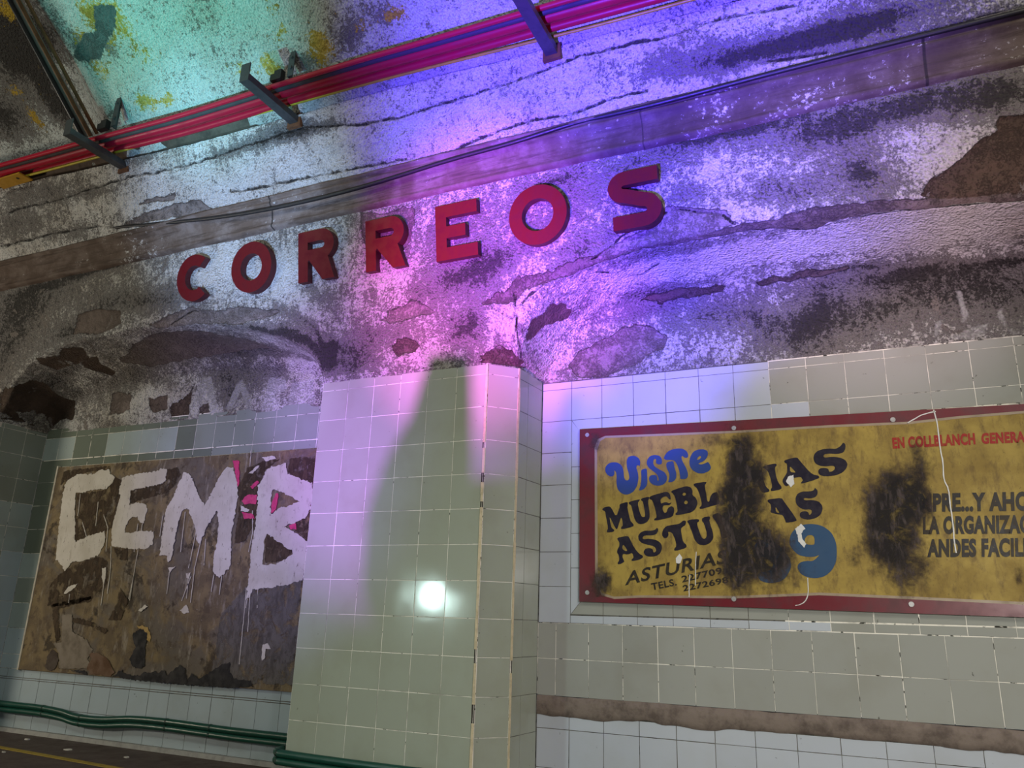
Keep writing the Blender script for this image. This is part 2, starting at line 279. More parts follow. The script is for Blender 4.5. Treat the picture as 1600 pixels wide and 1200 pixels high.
SOOT_VAULT = [(1.5,-2.38,0.939,0.3,0.3),(1.5,-2.83,0.531,0.3,0.2),(1.2,-2.23,0.789,0.12,0.4),(1.3,-1.96,0.983,0.2,0.2),(1.0,-2.17,0.493,0.2,0.12),(1.0,-2.2,1.187,0.3,0.2),(0.9,-1.45,0.853,0.05,0.12),(0.9,-1.66,0.81,0.07,0.1),(0.7,0.5,0.403,0.1,0.14),(0.6,0.11,0.318,0.14,0.05),(0.6,-0.79,0.569,0.05,0.03),(0.5,-1.72,0.351,0.15,0.05),(0.6,0.74,0.421,0.1,0.08)]
GREY_VAULT = [[(-1.39,1.05),(-1.18,1.005),(-1.21,0.939),(-1.42,0.831),(-1.6,0.707),(-1.72,0.748),(-1.81,0.789),(-1.6,0.917),(-1.48,0.917)]]
HT = [0.386,0.439]
VISITE = [[[(1.799,-0.54),(1.802,-0.514),(1.821,-0.495),(1.85,-0.489),(1.881,-0.495),(1.902,-0.514),(1.912,-0.543),(1.914,-0.583),(1.924,-0.602),(1.939,-0.602),(1.947,-0.59),(1.945,-0.565),(1.933,-0.529),(1.931,-0.488),(1.939,-0.466),(1.959,-0.457),(1.985,-0.46),(2.005,-0.474),(2.014,-0.495),(2.01,-0.523),(2.002,-0.515),(1.992,-0.517),(1.989,-0.532),(1.999,-0.562),(2.001,-0.597),(1.992,-0.637),(1.969,-0.671),(1.938,-0.685),(1.913,-0.684),(1.887,-0.668),(1.872,-0.645),(1.868,-0.607),(1.87,-0.571),(1.865,-0.546),(1.854,-0.538),(1.857,-0.558),(1.849,-0.573),(1.831,-0.575),(1.81,-0.561)]],[[(2.017,-0.548),(2.027,-0.54),(2.05,-0.537),(2.052,-0.55),(2.053,-0.59),(2.053,-0.625),(2.045,-0.644),(2.025,-0.661),(2.0,-0.664),(2.013,-0.638),(2.019,-0.593)]],[[(2.141,-0.517),(2.118,-0.518),(2.106,-0.508),(2.109,-0.49),(2.102,-0.482),(2.092,-0.489),(2.089,-0.509),(2.098,-0.53),(2.128,-0.549),(2.157,-0.565),(2.169,-0.59),(2.166,-0.615),(2.15,-0.634),(2.12,-0.642),(2.091,-0.636),(2.069,-0.62),(2.062,-0.598),(2.069,-0.581),(2.087,-0.576),(2.107,-0.58),(2.112,-0.597),(2.111,-0.61),(2.119,-0.613),(2.121,-0.6),(2.112,-0.575),(2.088,-0.554),(2.063,-0.535),(2.051,-0.512),(2.054,-0.487),(2.072,-0.465),(2.1,-0.46),(2.127,-0.466),(2.142,-0.484)]],[[(2.168,-0.511),(2.179,-0.504),(2.208,-0.502),(2.21,-0.518),(2.214,-0.543),(2.223,-0.573),(2.221,-0.602),(2.205,-0.621),(2.173,-0.625),(2.181,-0.605),(2.184,-0.576),(2.17,-0.546),(2.166,-0.526)]],[[(2.152,-0.483),(2.162,-0.461),(2.185,-0.439),(2.225,-0.43),(2.26,-0.432),(2.286,-0.448),(2.295,-0.473),(2.29,-0.488),(2.273,-0.487),(2.261,-0.474),(2.253,-0.481),(2.26,-0.508),(2.278,-0.541),(2.289,-0.576),(2.288,-0.598),(2.273,-0.61),(2.242,-0.607),(2.245,-0.594),(2.239,-0.554),(2.227,-0.519),(2.213,-0.499),(2.189,-0.495),(2.162,-0.493)]],[[(2.299,-0.508),(2.307,-0.479),(2.325,-0.453),(2.352,-0.443),(2.383,-0.444),(2.404,-0.455),(2.405,-0.475),(2.398,-0.494),(2.38,-0.512),(2.344,-0.526),(2.367,-0.531),(2.387,-0.525),(2.406,-0.516),(2.421,-0.553),(2.404,-0.572),(2.372,-0.583),(2.342,-0.579),(2.314,-0.56),(2.3,-0.535)],[(2.34,-0.504),(2.347,-0.49),(2.36,-0.479),(2.368,-0.487),(2.359,-0.499)]]]
MUEBLERIAS = [[[(1.781,-0.764),(1.793,-0.754),(1.824,-0.749),(1.837,-0.761),(1.864,-0.813),(1.886,-0.76),(1.885,-0.742),(1.897,-0.735),(1.935,-0.727),(1.935,-0.744),(1.932,-0.763),(1.949,-0.837),(1.959,-0.847),(1.969,-0.859),(1.963,-0.871),(1.892,-0.885),(1.895,-0.87),(1.905,-0.863),(1.901,-0.829),(1.893,-0.811),(1.871,-0.882),(1.862,-0.882),(1.823,-0.804),(1.829,-0.849),(1.836,-0.874),(1.853,-0.886),(1.849,-0.897),(1.807,-0.901),(1.808,-0.891),(1.816,-0.876),(1.803,-0.809),(1.798,-0.777),(1.782,-0.771)]],[[(1.94,-0.732),(1.95,-0.725),(2.006,-0.714),(2.006,-0.721),(1.993,-0.736),(2.003,-0.785),(2.017,-0.817),(2.034,-0.817),(2.037,-0.8),(2.028,-0.747),(2.024,-0.727),(2.014,-0.722),(2.016,-0.71),(2.059,-0.701),(2.063,-0.709),(2.054,-0.728),(2.062,-0.791),(2.062,-0.825),(2.046,-0.847),(2.016,-0.858),(1.991,-0.853),(1.974,-0.828),(1.962,-0.774),(1.955,-0.747),(1.944,-0.742)]],[[(2.062,-0.706),(2.074,-0.697),(2.134,-0.682),(2.166,-0.676),(2.183,-0.689),(2.187,-0.723),(2.177,-0.72),(2.163,-0.702),(2.141,-0.706),(2.126,-0.721),(2.13,-0.745),(2.143,-0.738),(2.162,-0.736),(2.177,-0.744),(2.192,-0.737),(2.179,-0.754),(2.159,-0.753),(2.142,-0.755),(2.137,-0.774),(2.146,-0.796),(2.161,-0.794),(2.169,-0.77),(2.186,-0.759),(2.203,-0.766),(2.204,-0.79),(2.194,-0.819),(2.16,-0.828),(2.088,-0.84),(2.089,-0.828),(2.104,-0.821),(2.097,-0.778),(2.081,-0.724),(2.064,-0.714)]],[[(2.188,-0.679),(2.198,-0.67),(2.243,-0.657),(2.277,-0.649),(2.303,-0.657),(2.312,-0.679),(2.308,-0.7),(2.329,-0.718),(2.338,-0.747),(2.324,-0.78),(2.3,-0.798),(2.257,-0.806),(2.211,-0.812),(2.211,-0.8),(2.224,-0.791),(2.22,-0.753),(2.21,-0.704),(2.198,-0.687)],[(2.253,-0.694),(2.261,-0.685),(2.271,-0.687),(2.275,-0.697),(2.265,-0.704),(2.256,-0.702)],[(2.26,-0.74),(2.269,-0.73),(2.281,-0.733),(2.283,-0.745),(2.273,-0.752),(2.264,-0.749)]],[[(2.318,-0.641),(2.325,-0.636),(2.39,-0.628),(2.389,-0.639),(2.379,-0.648),(2.385,-0.691),(2.39,-0.739),(2.401,-0.742),(2.407,-0.716),(2.422,-0.693),(2.45,-0.689),(2.459,-0.755),(2.433,-0.761),(2.35,-0.783),(2.346,-0.771),(2.361,-0.759),(2.353,-0.709),(2.338,-0.665),(2.32,-0.65)]],[[(2.583,-0.604),(2.614,-0.585),(2.653,-0.574),(2.682,-0.578),(2.691,-0.589),(2.698,-0.64),(2.71,-0.675),(2.724,-0.686),(2.723,-0.698),(2.689,-0.704),(2.676,-0.684),(2.668,-0.653),(2.636,-0.622),(2.587,-0.625)]],[[(2.695,-0.561),(2.722,-0.552),(2.768,-0.545),(2.771,-0.557),(2.76,-0.567),(2.762,-0.607),(2.771,-0.648),(2.788,-0.673),(2.785,-0.688),(2.732,-0.697),(2.731,-0.686),(2.741,-0.672),(2.734,-0.626),(2.723,-0.585),(2.711,-0.575)]],[[(2.809,-0.534),(2.824,-0.527),(2.877,-0.517),(2.887,-0.533),(2.923,-0.585),(2.948,-0.614),(2.979,-0.623),(2.981,-0.635),(2.95,-0.646),(2.889,-0.663),(2.888,-0.653),(2.9,-0.644),(2.888,-0.623),(2.855,-0.629),(2.836,-0.633),(2.839,-0.656),(2.814,-0.674),(2.801,-0.664),(2.793,-0.639),(2.814,-0.61),(2.822,-0.595),(2.825,-0.55),(2.813,-0.545)],[(2.837,-0.561),(2.862,-0.595),(2.864,-0.601),(2.837,-0.597)]],[[(3.111,-0.452),(3.122,-0.46),(3.122,-0.482),(3.109,-0.506),(3.079,-0.512),(3.043,-0.507),(3.018,-0.508),(3.008,-0.518),(3.014,-0.528),(3.051,-0.525),(3.086,-0.53),(3.112,-0.543),(3.124,-0.566),(3.117,-0.59),(3.097,-0.611),(3.065,-0.624),(3.029,-0.628),(2.997,-0.626),(2.98,-0.615),(2.977,-0.598),(2.987,-0.584),(3.01,-0.582),(3.028,-0.588),(3.031,-0.605),(3.044,-0.604),(3.059,-0.594),(3.062,-0.58),(3.051,-0.572),(3.015,-0.575),(2.984,-0.569),(2.964,-0.553),(2.959,-0.527),(2.966,-0.505),(2.983,-0.489),(3.013,-0.481),(3.045,-0.48),(3.072,-0.484),(3.091,-0.476),(3.106,-0.462)]]]
ASTURIAS = [[[(1.868,-0.937),(1.879,-0.929),(1.934,-0.921),(1.945,-0.938),(1.969,-0.989),(1.999,-1.024),(2.019,-1.032),(2.018,-1.045),(1.996,-1.056),(1.954,-1.064),(1.954,-1.053),(1.966,-1.043),(1.958,-1.016),(1.929,-1.027),(1.904,-1.021),(1.898,-1.037),(1.906,-1.056),(1.912,-1.067),(1.878,-1.083),(1.869,-1.075),(1.881,-1.058),(1.878,-1.029),(1.867,-1.015),(1.87,-0.999),(1.882,-0.978),(1.882,-0.956)],[(1.901,-0.973),(1.91,-0.973),(1.93,-1.005),(1.918,-1.008),(1.899,-0.994)]],[[(2.105,-0.878),(2.111,-0.892),(2.098,-0.916),(2.071,-0.921),(2.032,-0.92),(2.018,-0.931),(2.02,-0.942),(2.059,-0.939),(2.103,-0.948),(2.127,-0.969),(2.129,-0.996),(2.118,-1.022),(2.09,-1.037),(2.052,-1.039),(2.03,-1.03),(2.023,-1.011),(2.033,-0.995),(2.058,-0.99),(2.077,-0.998),(2.08,-1.017),(2.091,-1.014),(2.096,-1.001),(2.086,-0.982),(2.053,-0.974),(2.014,-0.963),(1.995,-0.944),(1.994,-0.92),(2.01,-0.901),(2.038,-0.893),(2.071,-0.895),(2.094,-0.889)]],[[(2.137,-0.892),(2.154,-0.871),(2.193,-0.864),(2.231,-0.86),(2.253,-0.841),(2.269,-0.844),(2.265,-0.866),(2.249,-0.876),(2.238,-0.886),(2.242,-0.929),(2.249,-0.96),(2.267,-0.976),(2.266,-0.992),(2.199,-1.01),(2.197,-0.996),(2.211,-0.983),(2.206,-0.949),(2.189,-0.907),(2.164,-0.901),(2.169,-0.917),(2.161,-0.935),(2.142,-0.938),(2.13,-0.919)]],[[(2.274,-0.847),(2.29,-0.837),(2.341,-0.835),(2.341,-0.849),(2.327,-0.856),(2.341,-0.909),(2.355,-0.943),(2.373,-0.943),(2.382,-0.92),(2.369,-0.862),(2.356,-0.846),(2.36,-0.828),(2.4,-0.821),(2.402,-0.832),(2.396,-0.847),(2.414,-0.91),(2.415,-0.941),(2.396,-0.967),(2.364,-0.98),(2.333,-0.974),(2.313,-0.95),(2.299,-0.903),(2.284,-0.861)]],[[(2.408,-0.816),(2.455,-0.801),(2.489,-0.86),(2.501,-0.912),(2.495,-0.937),(2.459,-0.947),(2.451,-0.895),(2.437,-0.859)]],[[(2.711,-0.742),(2.725,-0.738),(2.784,-0.733),(2.795,-0.753),(2.828,-0.807),(2.853,-0.851),(2.848,-0.859),(2.796,-0.867),(2.795,-0.855),(2.785,-0.826),(2.762,-0.82),(2.746,-0.817),(2.721,-0.809),(2.727,-0.79),(2.726,-0.765),(2.712,-0.752)],[(2.749,-0.776),(2.77,-0.816),(2.75,-0.808)]],[[(2.954,-0.685),(2.967,-0.7),(2.965,-0.72),(2.953,-0.736),(2.925,-0.742),(2.902,-0.737),(2.893,-0.744),(2.901,-0.751),(2.938,-0.75),(2.967,-0.758),(2.983,-0.778),(2.984,-0.802),(2.97,-0.83),(2.944,-0.846),(2.912,-0.852),(2.881,-0.847),(2.868,-0.833),(2.872,-0.813),(2.888,-0.807),(2.911,-0.81),(2.916,-0.829),(2.928,-0.82),(2.931,-0.805),(2.921,-0.798),(2.898,-0.8),(2.871,-0.789),(2.854,-0.764),(2.854,-0.735),(2.867,-0.713),(2.891,-0.703),(2.918,-0.704),(2.942,-0.702),(2.951,-0.695)]]]
DIGITS = [[[(2.808,-0.956),(2.819,-0.922),(2.848,-0.892),(2.885,-0.876),(2.93,-0.874),(2.976,-0.885),(3.015,-0.917),(3.034,-0.964),(3.035,-1.017),(3.028,-1.065),(3.006,-1.108),(2.969,-1.14),(2.927,-1.151),(2.886,-1.147),(2.854,-1.131),(2.838,-1.104),(2.841,-1.082),(2.859,-1.068),(2.887,-1.063),(2.915,-1.065),(2.937,-1.048),(2.951,-1.032),(2.926,-1.043),(2.884,-1.043),(2.847,-1.033),(2.821,-1.006),(2.808,-0.981)],[(2.884,-0.95),(2.9,-0.932),(2.921,-0.931),(2.933,-0.943),(2.931,-0.978),(2.922,-0.982),(2.894,-0.98),(2.883,-0.967)]],[[(2.624,-0.974),(2.694,-0.945),(2.751,-0.976),(2.804,-1.045),(2.81,-1.099),(2.767,-1.163),(2.699,-1.18),(2.642,-1.164),(2.635,-1.124),(2.703,-1.114),(2.725,-1.075),(2.688,-1.045),(2.64,-1.035)]]]
TXT_SMALL = [('ASTURIAS',(1.913,-1.195),(2.477,-1.072),(1.924,-1.122)),('TELS.',(2.067,-1.22),(2.207,-1.192),(2.061,-1.184)),('2277091',(2.236,-1.177),(2.481,-1.122),(2.231,-1.144)),('2272698',(2.241,-1.224),(2.486,-1.175),(2.236,-1.193))]
TXT_RED = [('EN COLLBLANCH',(3.345,-0.496),(3.715,-0.497),(3.347,-0.441)),('GENERA',(3.741,-0.497),(3.925,-0.5),(3.745,-0.445))]
TXT_BLACK = [('MPRE...Y AHO',(3.434,-0.82),(3.9,-0.827),(3.443,-0.734)),('LA ORGANIZAC',(3.436,-0.93),(3.886,-0.933),(3.445,-0.848)),('ANDES FACILI',(3.443,-1.041),(3.856,-1.04),(3.452,-0.959))]
FIELD = [(1.733,-0.396),(1.753,-0.343),(1.802,-0.326),(2.014,-0.333),(2.566,-0.349),(3.066,-0.353),(3.433,-0.363),(3.665,-0.351),(3.937,-0.347),(3.813,-1.263),(3.341,-1.246),(2.933,-1.234),(2.519,-1.257),(1.998,-1.262),(1.85,-1.272),(1.774,-1.252),(1.736,-1.164)]
SCREWS = [(1.688,-0.314),(1.69,-1.239),(2.556,-0.334),(2.509,-1.26),(3.36,-0.348),(3.349,-1.27)]
DRIP = [[(2.884,-1.149),(2.882,-1.219),(2.867,-1.26),(2.841,-1.28),(2.815,-1.287)],[(2.28,-1.136),(2.274,-1.194),(2.272,-1.254)],[(2.319,-1.013),(2.312,-1.109),(2.309,-1.193)]]
FLAKES = [[(2.205,-1.047),(2.227,-1.023),(2.241,-1.047),(2.229,-1.075),(2.208,-1.075)],[(2.84,-0.897),(2.873,-0.874),(2.89,-0.898),(2.869,-0.924),(2.874,-0.951),(2.891,-0.977),(2.877,-0.997),(2.854,-0.964),(2.85,-0.931)],[(2.826,-0.621),(2.853,-0.612),(2.853,-0.661),(2.835,-0.681),(2.812,-0.645)]]
TEAR = [[(3.552,-0.312),(3.56,-0.393),(3.559,-0.509),(3.562,-0.581),(3.558,-0.665),(3.571,-0.719),(3.57,-0.783),(3.571,-0.892),(3.567,-0.969),(3.569,-1.027)],[(3.56,-0.319),(3.494,-0.334),(3.426,-0.37)]]
SCORCH = [(1.2,2.56,-0.591,0.075,0.246),(1.1,2.508,-0.801,0.088,0.172),(1.2,2.567,-0.974,0.099,0.167),(1.3,2.525,-1.141,0.086,0.132),(1.2,2.725,-1.075,0.127,0.137),(1.0,2.666,-0.975,0.13,0.133),(0.8,2.63,-0.452,0.121,0.089),(1.1,2.631,-0.735,0.099,0.138),(0.9,2.672,-0.597,0.08,0.07),(1.0,3.366,-0.728,0.114,0.115),(1.2,3.327,-0.823,0.103,0.19),(1.0,3.469,-0.569,0.051,0.13),(1.1,3.297,-0.981,0.113,0.125),(0.9,3.352,-1.136,0.111,0.092),(0.8,3.445,-0.795,0.067,0.125),(0.8,3.245,-0.917,0.069,0.158),(0.9,1.753,-0.358,0.048,0.055),(1.1,1.755,-1.182,0.061,0.092),(0.8,1.813,-1.146,0.045,0.07),(0.7,3.1,-1.043,0.041,0.064),(0.5,3.186,-0.754,0.089,0.13),(0.5,3.824,-1.104,0.041,0.087),(0.6,3.819,-1.148,0.015,0.023),(0.5,2.386,-0.4,0.107,0.051),(0.4,3.058,-0.443,0.125,0.049)]
CEMB = [[[(-2.944,-0.39),(-2.817,-0.336),(-2.626,-0.351),(-2.588,-0.32),(-2.459,-0.321),(-2.443,-0.354),(-2.376,-0.384),(-2.388,-0.425),(-2.456,-0.48),(-2.637,-0.484),(-2.724,-0.502),(-2.811,-0.498),(-2.791,-0.627),(-2.73,-0.817),(-2.713,-0.904),(-2.58,-0.865),(-2.384,-0.817),(-2.359,-0.913),(-2.407,-1.013),(-2.545,-1.048),(-2.692,-1.062),(-2.771,-1.133),(-2.824,-1.083),(-2.898,-1.042),(-2.914,-0.959),(-2.944,-0.75),(-2.966,-0.536),(-2.966,-0.428)]],[[(-2.285,-0.393),(-2.172,-0.377),(-1.988,-0.365),(-1.891,-0.36),(-1.869,-0.335),(-1.803,-0.349),(-1.795,-0.451),(-1.894,-0.472),(-2.059,-0.491),(-2.171,-0.502),(-2.151,-0.615),(-2.09,-0.602),(-1.974,-0.615),(-1.949,-0.661),(-1.959,-0.77),(-1.994,-0.77),(-2.05,-0.714),(-2.105,-0.717),(-2.155,-0.776),(-2.154,-0.841),(-1.981,-0.829),(-1.835,-0.832),(-1.833,-0.871),(-1.834,-0.929),(-1.88,-0.967),(-2.09,-0.961),(-2.273,-0.939),(-2.305,-0.814),(-2.292,-0.662),(-2.276,-0.549),(-2.306,-0.486),(-2.289,-0.435)]],[[(-1.608,-0.381),(-1.547,-0.405),(-1.467,-0.509),(-1.388,-0.614),(-1.349,-0.649),(-1.289,-0.541),(-1.241,-0.436),(-1.189,-0.37),(-1.119,-0.373),(-1.056,-0.487),(-1.029,-0.607),(-1.037,-0.743),(-1.049,-0.859),(-1.016,-1.087),(-1.068,-1.154),(-1.113,-1.177),(-1.173,-1.137),(-1.189,-1.014),(-1.174,-0.908),(-1.185,-0.782),(-1.22,-0.691),(-1.284,-0.789),(-1.334,-0.897),(-1.352,-0.934),(-1.378,-0.915),(-1.402,-0.825),(-1.454,-0.743),(-1.522,-0.664),(-1.574,-0.682),(-1.6,-0.831),(-1.605,-0.931),(-1.608,-1.045),(-1.635,-1.073),(-1.66,-1.016),(-1.733,-1.016),(-1.745,-0.872),(-1.742,-0.667),(-1.683,-0.56),(-1.64,-0.442)]],[[(-0.852,-0.526),(-0.812,-0.459),(-0.796,-0.401),(-0.724,-0.385),(-0.616,-0.361),(-0.593,-0.44),(-0.466,-0.489),(-0.356,-0.523),(-0.348,-0.584),(-0.346,-0.687),(-0.383,-0.761),(-0.494,-0.804),(-0.575,-0.817),(-0.488,-0.851),(-0.35,-0.926),(-0.34,-1.088),(-0.355,-1.186),(-0.505,-1.222),(-0.667,-1.242),(-0.784,-1.257),(-0.833,-1.326),(-0.835,-1.244),(-0.833,-1.107),(-0.842,-0.977),(-0.829,-0.826),(-0.835,-0.673)],[(-0.717,-0.551),(-0.648,-0.563),(-0.546,-0.606),(-0.457,-0.646),(-0.536,-0.672),(-0.63,-0.688),(-0.698,-0.734),(-0.714,-0.657)],[(-0.719,-0.866),(-0.646,-0.904),(-0.53,-0.965),(-0.469,-0.989),(-0.476,-1.016),(-0.54,-1.061),(-0.69,-1.088),(-0.725,-1.079),(-0.728,-0.922)]]]
MAGENTA = [[[(-1.124,-0.318),(-1.064,-0.322),(-1.034,-0.499),(-1.044,-0.519),(-1.065,-0.468)]],[[(-0.922,-0.523),(-0.86,-0.477),(-0.844,-0.497),(-0.899,-0.544)]],[[(-0.993,-0.629),(-0.944,-0.582),(-0.852,-0.585),(-0.847,-0.653),(-0.958,-0.65)]],[[(-0.974,-0.708),(-0.871,-0.72),(-0.84,-0.759),(-0.94,-0.757)]],[[(-0.703,-0.648),(-0.676,-0.582),(-0.651,-0.587),(-0.654,-0.688),(-0.697,-0.729)]],[[(-0.528,-0.818),(-0.472,-0.796),(-0.454,-0.842),(-0.501,-0.841)]]]
PALE_DAUB = [[[(-0.957,-0.423),(-0.877,-0.367),(-0.857,-0.373),(-0.918,-0.425)]],[[(-0.848,-0.309),(-0.736,-0.3),(-0.714,-0.326),(-0.805,-0.341)]],[[(-0.995,-0.658),(-0.906,-0.695),(-0.923,-0.709),(-0.982,-0.698)]],[[(-2.337,-1.112),(-2.295,-1.107),(-2.279,-1.171),(-2.29,-1.239),(-2.32,-1.181)]],[[(-1.629,-1.101),(-1.557,-1.099),(-1.607,-1.143)]],[[(-2.728,-1.308),(-2.684,-1.253),(-2.584,-1.232),(-2.632,-1.277),(-2.697,-1.31)]],[[(-1.437,-1.147),(-1.395,-1.138),(-1.398,-1.184),(-1.425,-1.179)]],[[(-1.447,-1.411),(-1.389,-1.369),(-1.35,-1.422),(-1.405,-1.43)]],[[(-0.641,-1.618),(-0.593,-1.604),(-0.563,-1.64),(-0.604,-1.641),(-0.607,-1.709),(-0.629,-1.716)]],[[(-1.867,-1.421),(-1.806,-1.378),(-1.773,-1.391),(-1.839,-1.427)]]]
DRIPS_LEFT = [[(-2.432,-0.689),(-2.354,-0.793),(-2.327,-0.984)],[(-2.279,-0.944),(-2.241,-1.122),(-2.23,-1.305)],[(-2.023,-0.769),(-2.014,-0.986)],[(-1.973,-0.77),(-1.977,-1.14),(-1.976,-1.349)],[(-2.753,-0.511),(-2.734,-0.691)],[(-2.666,-0.745),(-2.578,-0.87)],[(-2.52,-0.583),(-2.498,-0.78)],[(-2.288,-1.219),(-2.279,-1.392)],[(-1.608,-1.139),(-1.6,-1.296)],[(-1.765,-0.716),(-1.765,-0.872)],[(-2.659,-1.312),(-2.65,-1.38)],[(-1.396,-0.825),(-1.407,-0.972),(-1.42,-1.108)],[(-1.335,-0.895),(-1.36,-1.108),(-1.351,-1.354)],[(-1.537,-0.692),(-1.524,-0.991)],[(-1.289,-0.896),(-1.272,-1.088)],[(-1.408,-1.165),(-1.396,-1.326)],[(-1.163,-1.154),(-1.166,-1.276)],[(-1.085,-1.163),(-1.086,-1.293)],[(-0.823,-1.316),(-0.825,-1.379)],[(-0.737,-1.252),(-0.723,-1.377)],[(-0.874,-0.701),(-0.848,-0.864),(-0.863,-0.995)],[(-0.959,-0.252),(-0.952,-0.373)],[(-0.842,-1.241),(-0.831,-1.499),(-0.823,-1.75)],[(-0.808,-1.214),(-0.782,-1.536)],[(-0.737,-1.279),(-0.725,-1.356)],[(-1.383,-1.165),(-1.442,-1.343)],[(-1.977,-1.169),(-1.988,-1.339)]]
TORN = [[[(-2.03,-1.893),(-1.937,-1.843),(-1.9,-1.87),(-1.83,-1.873),(-1.741,-1.875),(-1.717,-1.85),(-1.659,-1.852),(-1.604,-1.838),(-1.564,-1.846),(-1.513,-1.821),(-1.481,-1.86),(-1.42,-1.812),(-1.371,-1.781),(-1.34,-1.795),(-1.321,-1.798),(-1.278,-1.877),(-1.25,-1.833),(-1.172,-1.859),(-1.106,-1.831),(-1.026,-1.785),(-0.962,-1.751),(-0.903,-1.739),(-0.9,-1.804),(-0.86,-1.839),(-0.807,-1.848),(-0.705,-1.848),(-0.683,-1.884),(-0.882,-1.905),(-1.29,-1.908),(-1.665,-1.908),(-1.862,-1.902)]],[[(-2.493,-1.871),(-2.311,-1.872),(-2.294,-1.898),(-2.425,-1.884)]]]
PATCH = [('brown',[[(-2.317,-1.851),(-2.283,-1.781),(-2.323,-1.748),(-2.21,-1.736),(-2.094,-1.786),(-2.013,-1.863),(-2.045,-1.898),(-2.275,-1.887)]]),('dark',[[(-2.78,-1.875),(-2.783,-1.79),(-2.745,-1.728),(-2.676,-1.757),(-2.647,-1.812),(-2.659,-1.869),(-2.707,-1.892)]]),('pale',[[(-2.741,-1.688),(-2.648,-1.677),(-2.701,-1.469),(-2.59,-1.467),(-2.55,-1.595),(-2.383,-1.646),(-2.278,-1.718),(-2.311,-1.755),(-2.325,-1.783),(-2.301,-1.809),(-2.317,-1.851),(-2.495,-1.867),(-2.626,-1.867),(-2.659,-1.756)]]),('black',[[(-1.88,-1.579),(-1.826,-1.55),(-1.766,-1.555),(-1.724,-1.608),(-1.741,-1.662),(-1.723,-1.742),(-1.717,-1.808),(-1.762,-1.826),(-1.844,-1.814),(-1.876,-1.762),(-1.836,-1.68),(-1.878,-1.627)]]),('ochre',[[(-1.86,-1.534),(-1.792,-1.526),(-1.738,-1.547),(-1.698,-1.593),(-1.703,-1.641),(-1.731,-1.622),(-1.74,-1.581),(-1.787,-1.549),(-1.847,-1.547)]])]
STAIN_LEFT = [[[(-2.8,-0.51),(-2.468,-0.49),(-2.375,-0.389),(-2.295,-0.414),(-2.278,-0.539),(-2.29,-0.784),(-2.368,-0.823),(-2.554,-0.85),(-2.707,-0.899),(-2.783,-0.627)]],[[(-1.863,-0.361),(-1.689,-0.339),(-1.649,-0.402),(-1.71,-0.499),(-1.77,-0.537),(-2.147,-0.605),(-2.171,-0.502),(-1.788,-0.451)]],[[(-2.779,-1.133),(-2.544,-1.053),(-2.404,-1.023),(-2.295,-1.053),(-2.252,-1.219),(-2.415,-1.366),(-2.819,-1.413),(-2.896,-1.415),(-2.906,-1.225)]],[[(-3.017,-0.305),(-2.459,-0.289),(-2.451,-0.322),(-2.588,-0.32),(-2.801,-0.337),(-2.946,-0.385),(-3.031,-0.425)]],[[(-2.248,-0.954),(-2.088,-0.966),(-2.067,-1.053),(-2.182,-1.043)]],[[(-0.594,-0.43),(-0.584,-0.333),(-0.351,-0.327),(-0.343,-0.528),(-0.477,-0.494)]],[[(-1.044,-0.519),(-0.977,-0.382),(-0.807,-0.331),(-0.682,-0.333),(-0.796,-0.401),(-0.852,-0.526),(-0.826,-0.769),(-0.913,-0.919),(-1.01,-0.937),(-1.012,-0.628)]],[[(-0.725,-0.866),(-0.646,-0.904),(-0.53,-0.965),(-0.469,-0.989),(-0.54,-1.061),(-0.705,-1.07)]],[[(-0.495,-0.795),(-0.342,-0.715),(-0.339,-0.917),(-0.464,-0.851)]],[[(-2.854,-1.399),(-2.426,-1.325),(-2.388,-1.346),(-2.628,-1.395),(-2.754,-1.427),(-2.676,-1.657),(-2.716,-1.673)]],[[(-2.58,-1.488),(-2.376,-1.511),(-2.149,-1.568),(-2.184,-1.597),(-2.367,-1.546),(-2.57,-1.524)]],[[(-2.102,-1.256),(-1.995,-1.354),(-2.043,-1.495),(-2.167,-1.498),(-2.112,-1.384)]]]
GREY_LEFT = [[[(-0.77,-1.161),(-0.37,-1.125),(-0.335,-1.853),(-0.769,-1.87),(-1.064,-1.833),(-1.05,-1.428)]]]
HOSE = [[-3.439,0.4,-2.159],[-3.193,0.4,-2.176],[-2.735,0.4,-2.176],[-2.477,0.4,-2.189],[-2.294,0.4,-2.211],[-2.022,0.4,-2.208],[-1.733,0.4,-2.182],[-1.39,0.4,-2.176],[-1.032,0.4,-2.181],[-0.585,0.4,-2.18],[-0.323,0.4,-2.169]]
CABLE = [[-4.083,-0.2,1.56],[-3.464,-0.24,1.514],[-2.776,-0.255,1.508],[-2.22,-0.265,1.484],[-1.558,-0.27,1.402],[-0.956,-0.275,1.328],[-0.352,-0.28,1.284],[0.348,-0.285,1.282],[1.017,-0.285,1.328],[1.455,-0.285,1.345],[1.858,-0.27,1.386]]
YCAB = [[-3.409,-0.58,1.899],[-3.081,-0.58,1.923],[-2.383,-0.57,1.91],[-1.745,-0.56,1.898],[-1.379,-0.53,1.914],[-1.008,-0.52,1.928]]

